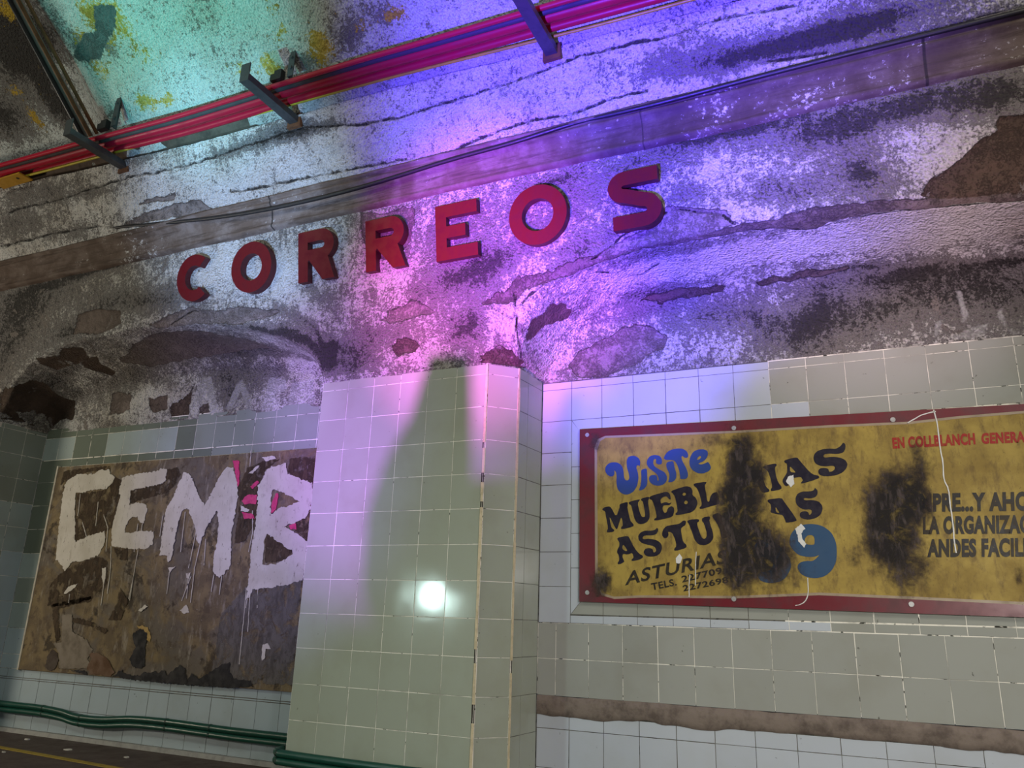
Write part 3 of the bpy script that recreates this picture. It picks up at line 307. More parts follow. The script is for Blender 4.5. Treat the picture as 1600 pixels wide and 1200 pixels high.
# ---------- materials ----------
def nmat(name, rough=.6, col=(.5,.5,.5), spec=.5, metal=0.0):
    m = bpy.data.materials.new(name); m.use_nodes = True
    b = m.node_tree.nodes['Principled BSDF']; b.inputs['Roughness'].default_value = rough; b.inputs['Base Color'].default_value = (*col, 1)
    b.inputs['Specular IOR Level'].default_value = spec; b.inputs['Metallic'].default_value = metal
    return m, m.node_tree, b
class G_:
    """little node-graph writer: values are sockets or numbers"""
    def __init__(s, nt): s.nt = nt; s.tc = nt.nodes.new('ShaderNodeTexCoord').outputs['Object']
    def lk(s, v, sock):
        if isinstance(v, bpy.types.NodeSocket): s.nt.links.new(v, sock)
        elif isinstance(v, tuple): sock.default_value = (*v, 1) if len(sock.default_value) == 4 and len(v) == 3 else v
        else: sock.default_value = v
    def noise(s, scale, detail=5, rough=.55, dist=0.0, vec=None):
        n = s.nt.nodes.new('ShaderNodeTexNoise'); s.nt.links.new(vec or s.tc, n.inputs['Vector'])
        n.inputs['Scale'].default_value = scale; n.inputs['Detail'].default_value = detail; n.inputs['Roughness'].default_value = rough; n.inputs['Distortion'].default_value = dist
        return n.outputs['Fac']
    def voro(s, scale, feature='F1', rnd=1.0, vec=None):
        n = s.nt.nodes.new('ShaderNodeTexVoronoi'); n.feature = feature; s.nt.links.new(vec or s.tc, n.inputs['Vector']); n.inputs['Scale'].default_value = scale
        return n.outputs['Distance']
    def mp(s, sx, sy, sz, loc=(0,0,0)):
        n = s.nt.nodes.new('ShaderNodeMapping'); s.nt.links.new(s.tc, n.inputs['Vector']); n.inputs['Scale'].default_value = (sx, sy, sz); n.inputs['Location'].default_value = loc
        return n.outputs['Vector']
    def m(s, op, a, b=0.0, c=None):
        n = s.nt.nodes.new('ShaderNodeMath'); n.operation = op; s.lk(a, n.inputs[0]); s.lk(b, n.inputs[1])
        if c is not None: s.lk(c, n.inputs[2])
        return n.outputs[0]
    def ss(s, v, lo, hi, a=0.0, b=1.0):
        n = s.nt.nodes.new('ShaderNodeMapRange'); n.interpolation_type = 'SMOOTHSTEP'; s.lk(v, n.inputs[0])
        n.inputs[1].default_value = lo; n.inputs[2].default_value = hi; n.inputs[3].default_value = a; n.inputs[4].default_value = b
        return n.outputs[0]
    def mix(s, f, a, b):
        n = s.nt.nodes.new('ShaderNodeMix'); n.data_type = 'RGBA'; s.lk(f, n.inputs[0]); s.lk(a, n.inputs[6]); s.lk(b, n.inputs[7]); return n.outputs[2]
    def attr(s, name):
        n = s.nt.nodes.new('ShaderNodeAttribute'); n.attribute_name = name; return n.outputs['Fac']
    def isl(s): return s.nt.nodes.new('ShaderNodeNewGeometry').outputs['Random Per Island']
    def bump(s, h, strength, dist, bsdf):
        n = s.nt.nodes.new('ShaderNodeBump'); n.inputs['Strength'].default_value = strength; n.inputs['Distance'].default_value = dist
        s.lk(h, n.inputs['Height']); s.nt.links.new(n.outputs['Normal'], bsdf.inputs['Normal'])

def tile_mat(name, col, rough=.10, dirt=.25):
    m, nt, b = nmat(name, rough, col, spec=.35); g = G_(nt)
    r = g.isl(); n = g.noise(3.5, 4); n2 = g.noise(30, 4)
    c = g.mix(r, tuple(x*.955 for x in col), tuple(min(1, x*1.03) for x in col))
    c = g.mix(g.ss(n, .42, .72, 0, dirt), c, tuple(x*y for x, y in zip(col, (.66, .60, .48))))
    c = g.mix(g.ss(n2, .70, .78, 0, .8), c, (.05, .04, .03))
    g.lk(c, b.inputs['Base Color'])
    g.lk(g.ss(n, .3, .8, rough*.7, rough*1.9), b.inputs['Roughness'])
    wav = g.noise(5, 1, vec=g.mp(1, 1, .35)); g.bump(wav, .05, .02, b)
    return m
def grout_mat(name, col):
    m, nt, b = nmat(name, .9, col); g = G_(nt)
    c = g.mix(g.ss(g.noise(6, 5), .48, .66), col, tuple(x*.45 for x in col))
    c = g.mix(g.ss(g.noise(25, 3), .58, .66), c, (.03, .027, .02)); g.lk(c, b.inputs['Base Color']); return m
M = {}
M['t_green'] = tile_mat('sage_green_tile', (.36, .385, .31))
M['t_grey'] = tile_mat('grey_green_tile', (.345, .348, .312))
M['t_white'] = tile_mat('white_tile', (.50, .53, .575), dirt=.18)
M['t_dark'] = tile_mat('dark_sage_tile', (.155, .18, .145))
M['t_mid'] = tile_mat('mid_sage_tile', (.24, .27, .235))
M['t_pale'] = tile_mat('pale_sage_tile', (.34, .40, .39))
M['t_blue'] = tile_mat('pale_blue_tile', (.40, .48, .52))
M['g_light'] = grout_mat('pale_grout', (.85, .80, .70))
M['g_dark'] = grout_mat('dark_grout', (.13, .12, .10))

def plaster_mat(name, white=(.66, .64, .61), vault=False):
    m, nt, b = nmat(name, .88, white, spec=.25); g = G_(nt)
    n_big = g.noise(2.2, 6, .6); n_mid = g.noise(9, 8, .72, .6); n_fine = g.noise(42, 7, .75, .5); n_vert = g.noise(16, 6, .65, .3, g.mp(1.6, 1, .45)); n_x = g.noise(105, 5, .72, .4)
    soot = g.attr('soot'); bare = g.attr('bare'); tone = g.attr('tone'); clean = g.attr('clean')
    # sound plaster: uneven, yellowing lime
    base = g.mix(g.ss(n_big, .35, .68), white, tuple(x*y for x, y in zip(white, (.80, .75, .68))))
    base = g.mix(g.ss(n_x, .44, .62, 0, .50), base, tuple(x*.55 for x in white))
    # mould and soot: speckled where thin, closed where thick
    t = g.m('ADD', g.m('MULTIPLY', g.m('SUBTRACT', n_mid, .5), 2.1), g.m('ADD', g.m('MULTIPLY', g.m('SUBTRACT', n_fine, .5), 3.6), g.m('MULTIPLY', g.m('SUBTRACT', n_x, .5), 2.2)))
    t = g.m('ADD', t, g.m('MULTIPLY', g.m('SUBTRACT', n_vert, .5), 1.1))
    t = g.m('ADD', t, g.m('SUBTRACT', g.m('MULTIPLY', soot, 1.25), g.m('MULTIPLY', clean, .65)))
    t = g.m('ADD', t, g.m('MULTIPLY', g.m('SUBTRACT', n_big, .5), 1.0))
    t = g.m('ADD', t, .22); n_p = g.noise(3.6, 10, .64, .5, g.mp(1, 1, 1, (7, 2, 3)))
    k1 = g.ss(t, .02, .58); k2 = g.ss(t, .85, 1.5)
    base = g.mix(g.m('MULTIPLY', k1, .84), base, (.13, .115, .108))
    base = g.mix(g.m('MULTIPLY', k2, .9), base, (.030, .027, .025))
    # bare render where plaster has come away
    edge = g.m('ADD', bare, g.m('ADD', g.m('MULTIPLY', g.m('SUBTRACT', n_mid, .5), .055), g.m('MULTIPLY', g.m('SUBTRACT', n_fine, .5), .02)))
    k = g.ss(edge, -.003, .003)
    bc = g.mix(tone, (.095, .062, .043), (.36, .31, .29))
    bc = g.mix(g.ss(n_mid, .35, .7, 0, .55), bc, (.05, .038, .03))
    bc = g.mix(g.ss(n_fine, .66, .72, 0, .6), bc, (.55, .50, .44))
    base = g.mix(k, base, bc)
    scab = g.m('MULTIPLY', g.ss(n_p, .625, .632), g.ss(clean, .5, .2))
    base = g.mix(g.m('MULTIPLY', scab, .85), base, g.mix(n_fine, (.10, .075, .06), (.36, .32, .29)))
    # paint splashes and letter ghosts
    gh = g.m('ADD', g.attr('ghost'), g.m('MULTIPLY', g.m('SUBTRACT', n_mid, .5), .05))
    base = g.mix(g.ss(gh, -.004, .010, 0, .62), base, (.58, .57, .55))
    # cracks
    cr = g.m('ADD', g.attr('crack'), g.m('MULTIPLY', g.m('SUBTRACT', n_fine, .5), .030))
    cr = g.m('ADD', cr, g.m('MULTIPLY', g.m('SUBTRACT', n_mid, .47), .045)); kc = g.ss(cr, .000, .009, 1, 0)
    base = g.mix(g.m('MULTIPLY', kc, .93), base, (.012, .010, .010))
    if vault:
        yl = g.m('ADD', g.attr('yellow'), g.m('ADD', g.m('MULTIPLY', g.m('SUBTRACT', n_mid, .5), 1.8), g.m('MULTIPLY', g.m('SUBTRACT', n_fine, .5), 3.0)))
        base = g.mix(g.ss(yl, .50, .72, 0, .9), base, (.50, .33, .03))
        gv = g.m('ADD', g.attr('grey'), g.m('MULTIPLY', g.m('SUBTRACT', n_mid, .5), .10))
        base = g.mix(g.ss(gv, -.004, .006), base, (.10, .13, .13))
    g.lk(base, b.inputs['Base Color'])
    st = g.noise(34, 5, .62, .2, g.mp(1, 1, 1)); st2 = g.voro(80, 'SMOOTH_F1')
    h = g.m('ADD', g.m('MULTIPLY', st, 1.0), g.m('MULTIPLY', st2, .8))
    h = g.m('ADD', g.m('MULTIPLY', h, g.m('SUBTRACT', 1.0, g.m('MULTIPLY', k, .6))), g.m('MULTIPLY', k, -1.1))
    h = g.m('ADD', h, g.m('MULTIPLY', kc, -1.2)); h = g.m('ADD', h, g.m('MULTIPLY', k1, -.20)); h = g.m('ADD', h, g.m('MULTIPLY', n_mid, .9))
    g.bump(h, 1.0, .028, b)
    return m
M['plaster'] = plaster_mat('mouldy_lime_plaster')
M['plaster_band'] = plaster_mat('rough_cast_plaster', (.68, .66, .64))
M['plaster_vault'] = plaster_mat('painted_vault_plaster', (.62, .66, .64), True)

def simple(name, col, rough=.5, var=.3, scale=20, metal=0.0, spec=.5, dark=None, bump=.15):
    m, nt, b = nmat(name, rough, col, spec, metal); g = G_(nt)
    n = g.noise(scale, 6, .65); dk = dark or tuple(x*.45 for x in col)
    g.lk(g.mix(g.ss(n, .40, .72, 0, var), col, dk), b.inputs['Base Color']); g.lk(g.ss(n, .3, .8, rough*.8, min(1, rough*1.3)), b.inputs['Roughness'])
    if bump: g.bump(g.noise(scale*3, 4), bump, .004, b)
    return m
M['letter'] = simple('crimson_enamel', (.105, .002, .006), .55, .3, 14, dark=(.06, .0015, .004), bump=.05, spec=.2)
M['letter_side'] = simple('crimson_enamel_side', (.075, .006, .010), .6, .5, 25, dark=(.05, .02, .02))  # darker, more mottled crimson for the letter sides
M['conduit'] = simple('red_pipe_paint', (.38, .006, .028), .42, .35, 9, dark=(.20, .004, .015), bump=.03, spec=.3)
M['conduit_grey'] = simple('grey_dusty_pipe', (.05, .042, .045), .6, .3, 9, spec=.2)
M['steel'] = simple('dark_galvanised_steel', (.085, .088, .092), .45, .4, 18, metal=.55)
M['steel_pale'] = simple('weathered_channel_steel', (.17, .18, .17), .5, .5, 14, metal=.35)  # paler steel for the channel web
M['rust'] = simple('rusty_steel', (.14, .055, .018), .8, .6, 16, dark=(.04, .02, .012))
M['black_rubber'] = simple('black_cable_sheath', (.013, .012, .012), .5, .2, 20)
M['yellow_cable'] = simple('yellow_cable_sheath', (.42, .34, .02), .45, .4, 12, dark=(.12, .09, .01))
M['ochre'] = simple('ochre_tag_plastic', (.45, .24, .02), .5, .3, 16)
M['hose'] = simple('green_pipe_plastic', (.004, .058, .038), .36, .3, 12, dark=(.003, .035, .025), bump=.03)
M['hose_tie'] = simple('dark_green_clip', (.004, .03, .02), .4, .2, 20)
M['cream'] = simple('cream_trim', (.58, .53, .43), .6, .45, 12, dark=(.25, .20, .14))
M['mortar'] = simple('brown_bed_mortar', (.20, .155, .125), .9, .75, 13, dark=(.075, .055, .045), bump=.8)
M['sealant'] = simple('cream_corner_joint', (.62, .52, .33), .7, .35, 22, dark=(.16, .12, .07), bump=.4)
M['chip'] = simple('dark_joint_gap', (.03, .022, .016), .9, .2, 20)
M['ledge'] = simple('bare_brown_ledge', (.085, .058, .04), .9, .7, 10, dark=(.025, .018, .014), bump=.6)
M['skirt'] = simple('dusty_skirting', (.36, .36, .34), .7, .5, 14)
M['floor'] = simple('brown_platform_paving', (.075, .052, .040), .75, .5, 7, dark=(.035, .026, .02), bump=.5)
M['line'] = simple('yellow_floor_paint', (.36, .25, .015), .6, .5, 16, dark=(.12, .085, .02))
M['scrap'] = simple('pale_paper_scrap', (.6, .58, .52), .8, .3, 30)
M['cornice'] = None
def cornice_mat():
    m, nt, b = nmat('stained_cornice_stone', .75, (.2, .13, .09), spec=.3); g = G_(nt)
    st = g.noise(7, 7, .65, .3, g.mp(.5, 1, 6)); n = g.noise(6, 7, .65); f = g.noise(42, 6, .7)
    c = g.mix(g.ss(n, .38, .66), (.125, .085, .062), (.215, .165, .14))
    c = g.mix(g.ss(st, .46, .70, 0, .8), c, (.05, .032, .022))
    c = g.mix(g.m('MULTIPLY', g.attr('grime'), g.ss(n, .25, .6, 1, .7)), c, (.050, .033, .026))
    k = g.m('ADD', g.m('MULTIPLY', n, .6), f); k = g.m('ADD', k, g.attr('fleck'))
    c = g.mix(g.ss(k, .95, 1.10, 0, .85), c, (.60, .58, .56))
    c = g.mix(g.ss(g.attr('joint'), .004, .010, .9, 0), c, (.02, .015, .012))
    g.lk(c, b.inputs['Base Color']); g.bump(g.m('ADD', st, g.m('MULTIPLY', f, .4)), .5, .01, b); return m
M['cornice'] = cornice_mat()
# sign
def sign_mat():
    m, nt, b = nmat('yellow_sign_paint', .5, (.5, .33, .03), spec=.2); g = G_(nt)
    n = g.noise(4, 7, .65); v = g.noise(16, 6, .7, .2, g.mp(1.5, 1, .6)); f = g.noise(70, 4)
    c = g.mix(g.ss(n, .36, .66), (.42, .295, .066), (.27, .18, .045))
    c = g.mix(g.ss(v, .46, .72, 0, .85), c, (.16, .10, .035))
    c = g.mix(g.ss(f, .64, .72, 0, .5), c, (.10, .065, .02)); g.lk(c, b.inputs['Base Color'])
    g.lk(g.ss(n, .3, .8, .45, .65), b.inputs['Roughness']); g.bump(v, .12, .006, b); return m
M['sign'] = sign_mat()
M['sign_red'] = simple('maroon_border_paint', (.155, .014, .022), .38, .65, 7, dark=(.06, .014, .016), bump=.06)
M['halo'] = simple('faded_border_edge', (.36, .27, .18), .5, .4, 12)
M['ink_blue'] = simple('blue_sign_paint', (.035, .07, .24), .4, .3, 14, dark=(.05, .07, .15), bump=.03, spec=.2)
M['ink_teal'] = simple('slate_blue_sign_paint', (.04, .085, .165), .4, .3, 14, dark=(.045, .085, .14), bump=.03, spec=.2)
M['ink_navy'] = simple('navy_black_sign_paint', (.018, .014, .026), .42, .35, 30, dark=(.05, .042, .05), bump=.03, spec=.2)
M['ink_black'] = simple('black_sign_paint', (.024, .020, .018), .45, .5, 40, dark=(.09, .065, .03), bump=.03, spec=.2)
M['ink_red'] = simple('red_sign_paint', (.36, .018, .02), .45, .45, 40, dark=(.30, .12, .03), bump=.03, spec=.2)
M['washer'] = simple('zinc_washer', (.5, .48, .46), .4, .4, 40, metal=.4)
M['drip'] = simple('white_paint_drip', (.72, .70, .66), .6, .2, 30)
def scorch_mat():
    m, nt, b = nmat('scorched_soot', .75, (.03, .022, .02), spec=.3); g = G_(nt)
    n = g.noise(8, 8, .7, .4); f = g.noise(45, 6, .72); v = g.noise(20, 6, .7, .3, g.mp(1.6, 1, .5))
    t = g.m('ADD', g.attr('burn'), g.m('ADD', g.m('MULTIPLY', g.m('SUBTRACT', n, .5), 1.7), g.m('ADD', g.m('MULTIPLY', g.m('SUBTRACT', f, .5), 1.1), g.m('MULTIPLY', g.m('SUBTRACT', v, .5), .9))))
    c = g.mix(g.ss(t, .6, 1.5), (.075, .05, .034), (.014, .011, .012))
    c = g.mix(g.ss(v, .48, .72, 0, .75), c, (.115, .085, .08)); g.lk(c, b.inputs['Base Color'])
    al = g.m('MULTIPLY', g.m('MULTIPLY', g.ss(t, .20, 1.3, 0, .90), g.ss(g.noise(13, 6, .7, .6), .30, .50, .35, 1)), g.ss(g.attr('burn'), .03, .18)); g.lk(al, b.inputs['Alpha'])
    g.bump(g.m('ADD', f, n), .6, .008, b); return m
M['scorch'] = scorch_mat()
def board_mat():
    m, nt, b = nmat('stripped_hoarding_board', .8, (.1, .08, .05), spec=.3); g = G_(nt)
    n = g.noise(2.6, 8, .66, .5); md = g.noise(11, 8, .68, .3); v = g.noise(15, 7, .7, .2, g.mp(1.4, 1, .35)); f = g.noise(55, 6, .7)
    n2 = g.noise(1.5, 6, .62, .8, g.mp(1, 1, 1, (3, 0, 1)))
    c = g.mix(g.ss(n, .40, .60), (.125, .092, .054), (.21, .155, .080))
    c = g.mix(g.ss(n2, .50, .60, 0, .75), c, (.115, .10, .088))
    c = g.mix(g.ss(md, .50, .64, 0, .75), c, (.075, .052, .034))
    c = g.mix(g.ss(v, .54, .70, 0, .65), c, (.32, .28, .225))
    c = g.mix(g.ss(g.m('ADD', n, g.m('MULTIPLY', md, .35)), .74, .82, 0, .85), c, (.035, .025, .017))
    c = g.mix(g.ss(f, .64, .70, 0, .7), c, (.44, .40, .34)); c = g.mix(g.ss(f, .36, .30, 0, .7), c, (.04, .03, .02)); g.lk(c, b.inputs['Base Color'])
    g.bump(g.m('ADD', md, g.m('MULTIPLY', f, .6)), .5, .012, b); return m
M['board'] = board_mat()
def paint_mat():
    m, nt, b = nmat('white_wash_paint', .7, (.5,.47,.42)); g = G_(nt)
    v = g.noise(22, 6, .65, .3, g.mp(1.3, 1, .5)); n = g.noise(5, 5)
    c = g.mix(g.ss(n, .35, .7), (.56, .52, .46), (.46, .42, .355)); c = g.mix(g.ss(v, .56, .72, 0, .6), c, (.30, .26, .21)); c = g.mix(g.ss(g.noise(34, 7, .75, .3, g.mp(1.2, 1, .5)), .60, .65, 0, .9), c, (.09, .065, .045)); g.lk(c, b.inputs['Base Color'])
    g.bump(v, .4, .004, b); return m
M['wash'] = paint_mat()
def stain_mat(name, c0, c1, amt):
    m, nt, b = nmat(name, .85, c0, spec=.2); g = G_(nt)
    n = g.noise(10, 8, .7, .5); v = g.noise(18, 6, .7, .3, g.mp(1.4, 1, .5))
    g.lk(g.mix(g.ss(v, .42, .66), c0, c1), b.inputs['Base Color'])
    g.lk(g.ss(g.m('ADD', n, g.m('MULTIPLY', g.m('SUBTRACT', v, .5), .5)), .36, .52, 0, amt), b.inputs['Alpha']); return m
M['stain'] = stain_mat('dark_damp_stain', (.045, .030, .019), (.09, .062, .038), .92)
M['stain_grey'] = stain_mat('grey_dust_bloom', (.16, .145, .13), (.085, .075, .066), .8)
M['magenta'] = simple('magenta_poster_paper', (.55, .012, .14), .6, .4, 30, dark=(.2, .01, .05))
M['torn'] = simple('painted_black_gap', (.008, .007, .009), .85, .3, 20)  # flat black layer, the dark of gaps painted onto the board
M['p_brown'] = simple('brown_undercoat', (.115, .058, .026), .8, .4, 14)
M['p_dark'] = simple('dark_brown_undercoat', (.05, .032, .02), .8, .4, 14)
M['p_pale'] = simple('pale_backing_card', (.19, .155, .115), .8, .5, 14)
M['p_ochre'] = simple('ochre_foam_ring', (.40, .26, .08), .8, .5, 25)
M['flag'] = simple('black_flag_cloth', (.01, .01, .01), .9, .2, 20)

# ---------- tiled walls ----------
def frame_of(o, u, n):
    """u along the wall, z up, n out of the wall (towards the room)"""
    o = Vector(o); u = Vector(u).normalized(); n = Vector(n).normalized()
    return lambda a, b, d: tuple(o+u*a+Vector((0, 0, 1))*b+n*d)
class TileWall:
    def __init__(s, P, mats): s.P = P; s.mb = MB(); s.mats = mats; s.rn = random.Random(11)
    def mi(s, k): return s.mats.index(k)
    def tile(s, a0, a1, b0, b1, mat, gap=.0016, poly=None):
        rn = s.rn; P = s.P
        if poly is None: poly = [(a0, b0), (a1, b0), (a1, b1), (a0, b1)]
        ca = sum(p[0] for p in poly)/len(poly); cb = sum(p[1] for p in poly)/len(poly)
        tx = rn.uniform(-.004, .004); ty = rn.uniform(-.004, .004); off = rn.uniform(-.0004, .0004)
        g = gap*rn.uniform(.6, 1.35)
        def ins(p, k):
            va = p[0]-ca; vb = p[1]-cb
            return (p[0]-math.copysign(min(k, abs(va)*.8), va), p[1]-math.copysign(min(k, abs(vb)*.8), vb))
        n = len(poly); v = []
        for k, d in ((g, -.004), (g, -.0008), (g+.0012, 0)):
            for p in poly:
                q = ins(p, k); v.append(P(q[0], q[1], d+off+(q[0]-ca)*tx+(q[1]-cb)*ty))
        f = [tuple(2*n+i for i in range(n))]
        for L in (0, 1):
            for i in range(n): f.append((L*n+i, L*n+(i+1) % n, (L+1)*n+(i+1) % n, (L+1)*n+i))
        s.mb.add(v, f, s.mi(mat))
    def back(s, a0, a1, b0, b1, mat, d=-.0014, thick=.04):
        P = s.P; i = s.mi(mat)
        v = [P(a0,b0,d),P(a1,b0,d),P(a1,b1,d),P(a0,b1,d),P(a0,b0,d-thick),P(a1,b0,d-thick),P(a1,b1,d-thick),P(a0,b1,d-thick)]
        s.mb.add(v, [(0,1,2,3),(4,7,6,5),(0,4,5,1),(1,5,6,2),(2,6,7,3),(3,7,4,0)], i)
    def rows(s, acols, brows, mat):
        for i in range(len(acols)-1):
            for j in range(len(brows)-1):
                k = mat(i, j, .5*(acols[i]+acols[i+1]), .5*(brows[j]+brows[j+1])) if callable(mat) else mat
                if k: s.tile(acols[i], acols[i+1], brows[j], brows[j+1], k)
    def build(s, name): return put(name, s.mb.v, s.mb.f, [M[k] for k in s.mats], None, s.mb.m, kind='structure')
def cols(a0, a1, phase, step=.2, mn=.03):
    r = [a0]; k = math.ceil((a0-phase)/step-1e-6)
    while phase+k*step < a1-mn:
        x = phase+k*step
        if x > a0+mn: r.append(x)
        k += 1
    return r+[a1]
R0 = ZR
def zr(*l): return [ZR+x for x in l]
# pier between the bays: front, chamfer and side, one wall
PIER_ROWS = [0.0]+[ZR-.2*k for k in range(11, -1, -1)]+[ZR+.063]
tw = TileWall(frame_of((0,0,0), (1,0,0), (0,-1,0)), ['t_green', 't_grey', 'g_light', 'g_dark', 'sealant', 'chip', 't_mid'])
tw.back(-.006, 1.205, 0, ZR+.06, 'g_light')
tw.rows([-.006,.2,.4,.6,.8,1.0,1.200], PIER_ROWS, 't_green')
rs = math.sqrt(.5)
tw.P = frame_of((1.207,.002,0), (rs,rs,0), (rs,-rs,0)); tw.back(0, .203, 0, ZR+.06, 'g_light'); tw.rows([.006,.197], PIER_ROWS, 't_green')
tw.P = frame_of((1.351,.150,0), (.026,.300,0), (.300,-.026,0)); tw.back(0, .30, 0, ZR+.06, 'g_dark'); tw.rows([.006,.115,.298], PIER_ROWS, 't_green')
# left return of the pier (faces the left bay)
tw.P = frame_of((-.006,.45,0), (0,-1,0), (-1,0,0)); tw.back(0, .447, 0, ZR+.06, 'g_dark'); tw.rows([.004,.2,.4,.447], PIER_ROWS, 't_mid')
# cream corner joints with dark gaps where the filling has gone
rn = random.Random(3)
for (jx, jy, nx, ny) in ((1.2035,-.0005,.38,-.92), (1.3495,.1475,.92,-.38)):
    z = 0.0
    while z < ZR+.06:
        h = rn.uniform(.03, .16); dark = rn.random() < .16
        h = h*.5 if dark else h; z1 = min(z+h, ZR+.062); wd = rn.uniform(.0055, .0085); o = rn.uniform(-.001, .001)
        tx, ty = -ny, nx; dp = -.002 if dark else .003
        c = [(jx+o+tx*wd*s_+nx*dp, jy+ty*wd*s_+ny*dp) for s_ in (-1, 1)]; bk = [(jx+o+tx*wd*s_-nx*.012, jy+ty*wd*s_-ny*.012) for s_ in (-1, 1)]
        v = [(*c[0],z),(*c[1],z),(*c[1],z1),(*c[0],z1),(*bk[0],z),(*bk[1],z),(*bk[1],z1),(*bk[0],z1)]
        tw.mb.add(v, [(0,1,2,3),(0,4,5,1),(1,5,6,2),(2,6,7,3),(3,7,4,0)], tw.mi('chip' if dark else 'sealant')); z = z1
tw.build('wall_center')

# right bay
tw = TileWall(frame_of((0,.45,0), (1,0,0), (0,-1,0)), ['t_white', 't_grey', 'g_light', 'g_dark', 't_green'])
XR = 4.698
tw.back(1.376, 2.757, ZR-1.41, ZR+.05, 'g_dark'); tw.back(2.757, XR, ZR-1.41, ZR+.05, 'g_light'); tw.back(1.376, XR, ZR-1.80, ZR-1.41, 'g_light'); tw.back(1.376, XR, 0, ZR-1.81, 'g_dark')
cu = cols(1.379, XR, 1.575, .1975)
tw.rows(cu, zr(-.002, .045), lambda i,j,a,b: 't_white' if a < 2.757 else 't_grey')
tw.rows(cu, zr(-.207, -.002), lambda i,j,a,b: 't_white' if a < 2.757 else 't_grey')
tw.rows([1.379, 1.577], zr(-1.41, -1.207, -1.007, -.807, -.607, -.407, -.207), 't_white')
cs = cols(1.577, XR, 1.575, .1975)
tw.rows(cs[1:], zr(-.30, -.207), lambda i,j,a,b: 't_white' if a < 2.955 else 't_grey')
tw.tile(0,0,0,0,'t_white', poly=[(1.64, ZR-.30), (cs[1], ZR-.30), (cs[1], ZR-.207), (1.577, ZR-.207)])
for z0, z1 in ((-1.30,-1.1),(-1.1,-.9),(-.9,-.7),(-.7,-.5),(-.5,-.30)):
    if z0 == -1.30: tw.tile(0,0,0,0,'t_white', poly=[(1.577, ZR-1.362), (1.65, ZR-1.28), (1.65, ZR-1.1), (1.577, ZR-1.1)])
    elif z0 == -.5: tw.tile(0,0,0,0,'t_white', poly=[(1.577, ZR-.5), (1.65, ZR-.5), (1.65, ZR-.305), (1.577, ZR-.212)])
    else: tw.tile(1.577, 1.65, ZR+z0, ZR+z1, 't_white')
cb = cols(1.577, XR, 1.775, .2)
tw.tile(0,0,0,0,'t_grey', poly=[(1.580, ZR-1.362), (cb[1], ZR-1.362), (cb[1], ZR-1.27), (1.655, ZR-1.27)])
tw.rows(cb[1:], zr(-1.362, -1.27), 't_grey')
tw.rows(cb, zr(-1.41, -1.366), lambda i,j,a,b: 't_white' if a < 2.95 else 't_grey')
cl = cols(1.379, XR, 1.49, .1985)
tw.rows(cl, zr(-1.806, -1.607, -1.412), 't_grey')
cw = cols(1.379, XR, 1.575, .2)
tw.rows(cw, [0.0]+zr(-2.18, -1.978, -1.90), 't_white')
tw.rows([4.44, 4.56, 4.698], zr(-1.27, -1.1, -.9, -.7, -.5, -.30), 't_grey')
tw.build('wall_right')
# strip of bare bed mortar where a course is missing
xs_ = np.arange(1.38, XR, .02); mb = MB(); prof = []
for k, x in enumerate(xs_):
    t = -1.806+.007*fbm(np.array([x*9]), np.array([1.0]), 61, 3)[0]; b_ = -1.908+.020*fbm(np.array([x*6]), np.array([4.0]), 62, 4)[0]
    d = .004+.008*abs(fbm(np.array([x*12]), np.array([8.0]), 63, 3)[0])
    prof.append([(x,.452,ZR+t),(x,.4485-d*.3,ZR+t-.003),(x,.447-d,ZR+(t*.6+b_*.4)),(x,.447-d*.7,ZR+(t*.3+b_*.7)),(x,.447-d*.3,ZR+b_+.004),(x,.452,ZR+b_)])
v = [p for r in prof for p in r]; f = [(i*6+k, i*6+k+1, (i+1)*6+k+1, (i+1)*6+k) for i in range(len(prof)-1) for k in range(5)]
put('trim_4', v, f, M['mortar'], smooth=True, kind='structure')

# left bay
tw = TileWall(frame_of((0,.45,0), (1,0,0), (0,-1,0)), ['t_dark', 't_mid', 't_pale', 't_blue', 'g_light', 'g_dark'])
XL = -3.37
tw.back(XL, 0, ZR-1.9, ZR+.09, 'g_light'); tw.back(XL, 0, 0, ZR-1.9, 'g_dark')
cu = cols(XL, -.006, -1.583, .2)
tw.rows(cu, zr(0, .085), lambda i,j,a,b: 't_dark' if a < -1.6 else 't_mid')
def toprow(i,j,a,b):
    if a < -2.98: return 't_pale'
    if a < -2.58: return 't_dark'
    if a < -1.78: return 't_pale'
    if a < -1.58: return 't_dark'
    return 't_mid'
tw.rows(cu, zr(-.195, 0), toprow)
cu2 = cols(-3.18, -.006, -1.783, .2)
tw.tile(0,0,0,0,'t_dark', poly=[(-3.112, ZR-.262), (cu2[1], ZR-.262), (cu2[1], ZR-.198), (-3.18, ZR-.198)])
tw.rows(cu2[1:], zr(-.262, -.198), lambda i,j,a,b: 't_dark' if a < -1.4 else 't_mid')
lz = [-1.9,-1.79,-1.59,-1.39,-1.19,-.99,-.79,-.59,-.39,-.198]
pal = ['t_blue','t_blue','t_pale','t_mid','t_pale','t_dark','t_dark','t_dark','t_dark']
tw.rows([XL,-3.115], zr(*lz), lambda i,j,a,b: pal[j])
tw.rows(cols(XL, -.006, -1.658, .2), zr(-1.962, -1.9), 't_blue')
tw.rows(cols(XL, -.006, -1.658, .2), [.03]+zr(-2.165, -1.978), lambda i,j,a,b: 't_blue')
tw.rows(cols(XL, -.006, -1.658, .2), zr(-1.976, -1.964), 't_blue')
tw.build('wall_left')
put('trim_3', *(lambda b: (b.v, b.f))((lambda b: (b.box((-3.117,.424,ZR-1.905), (-3.099,.448,ZR-.258)), b)[1])(MB())), M['cream'], kind='structure')
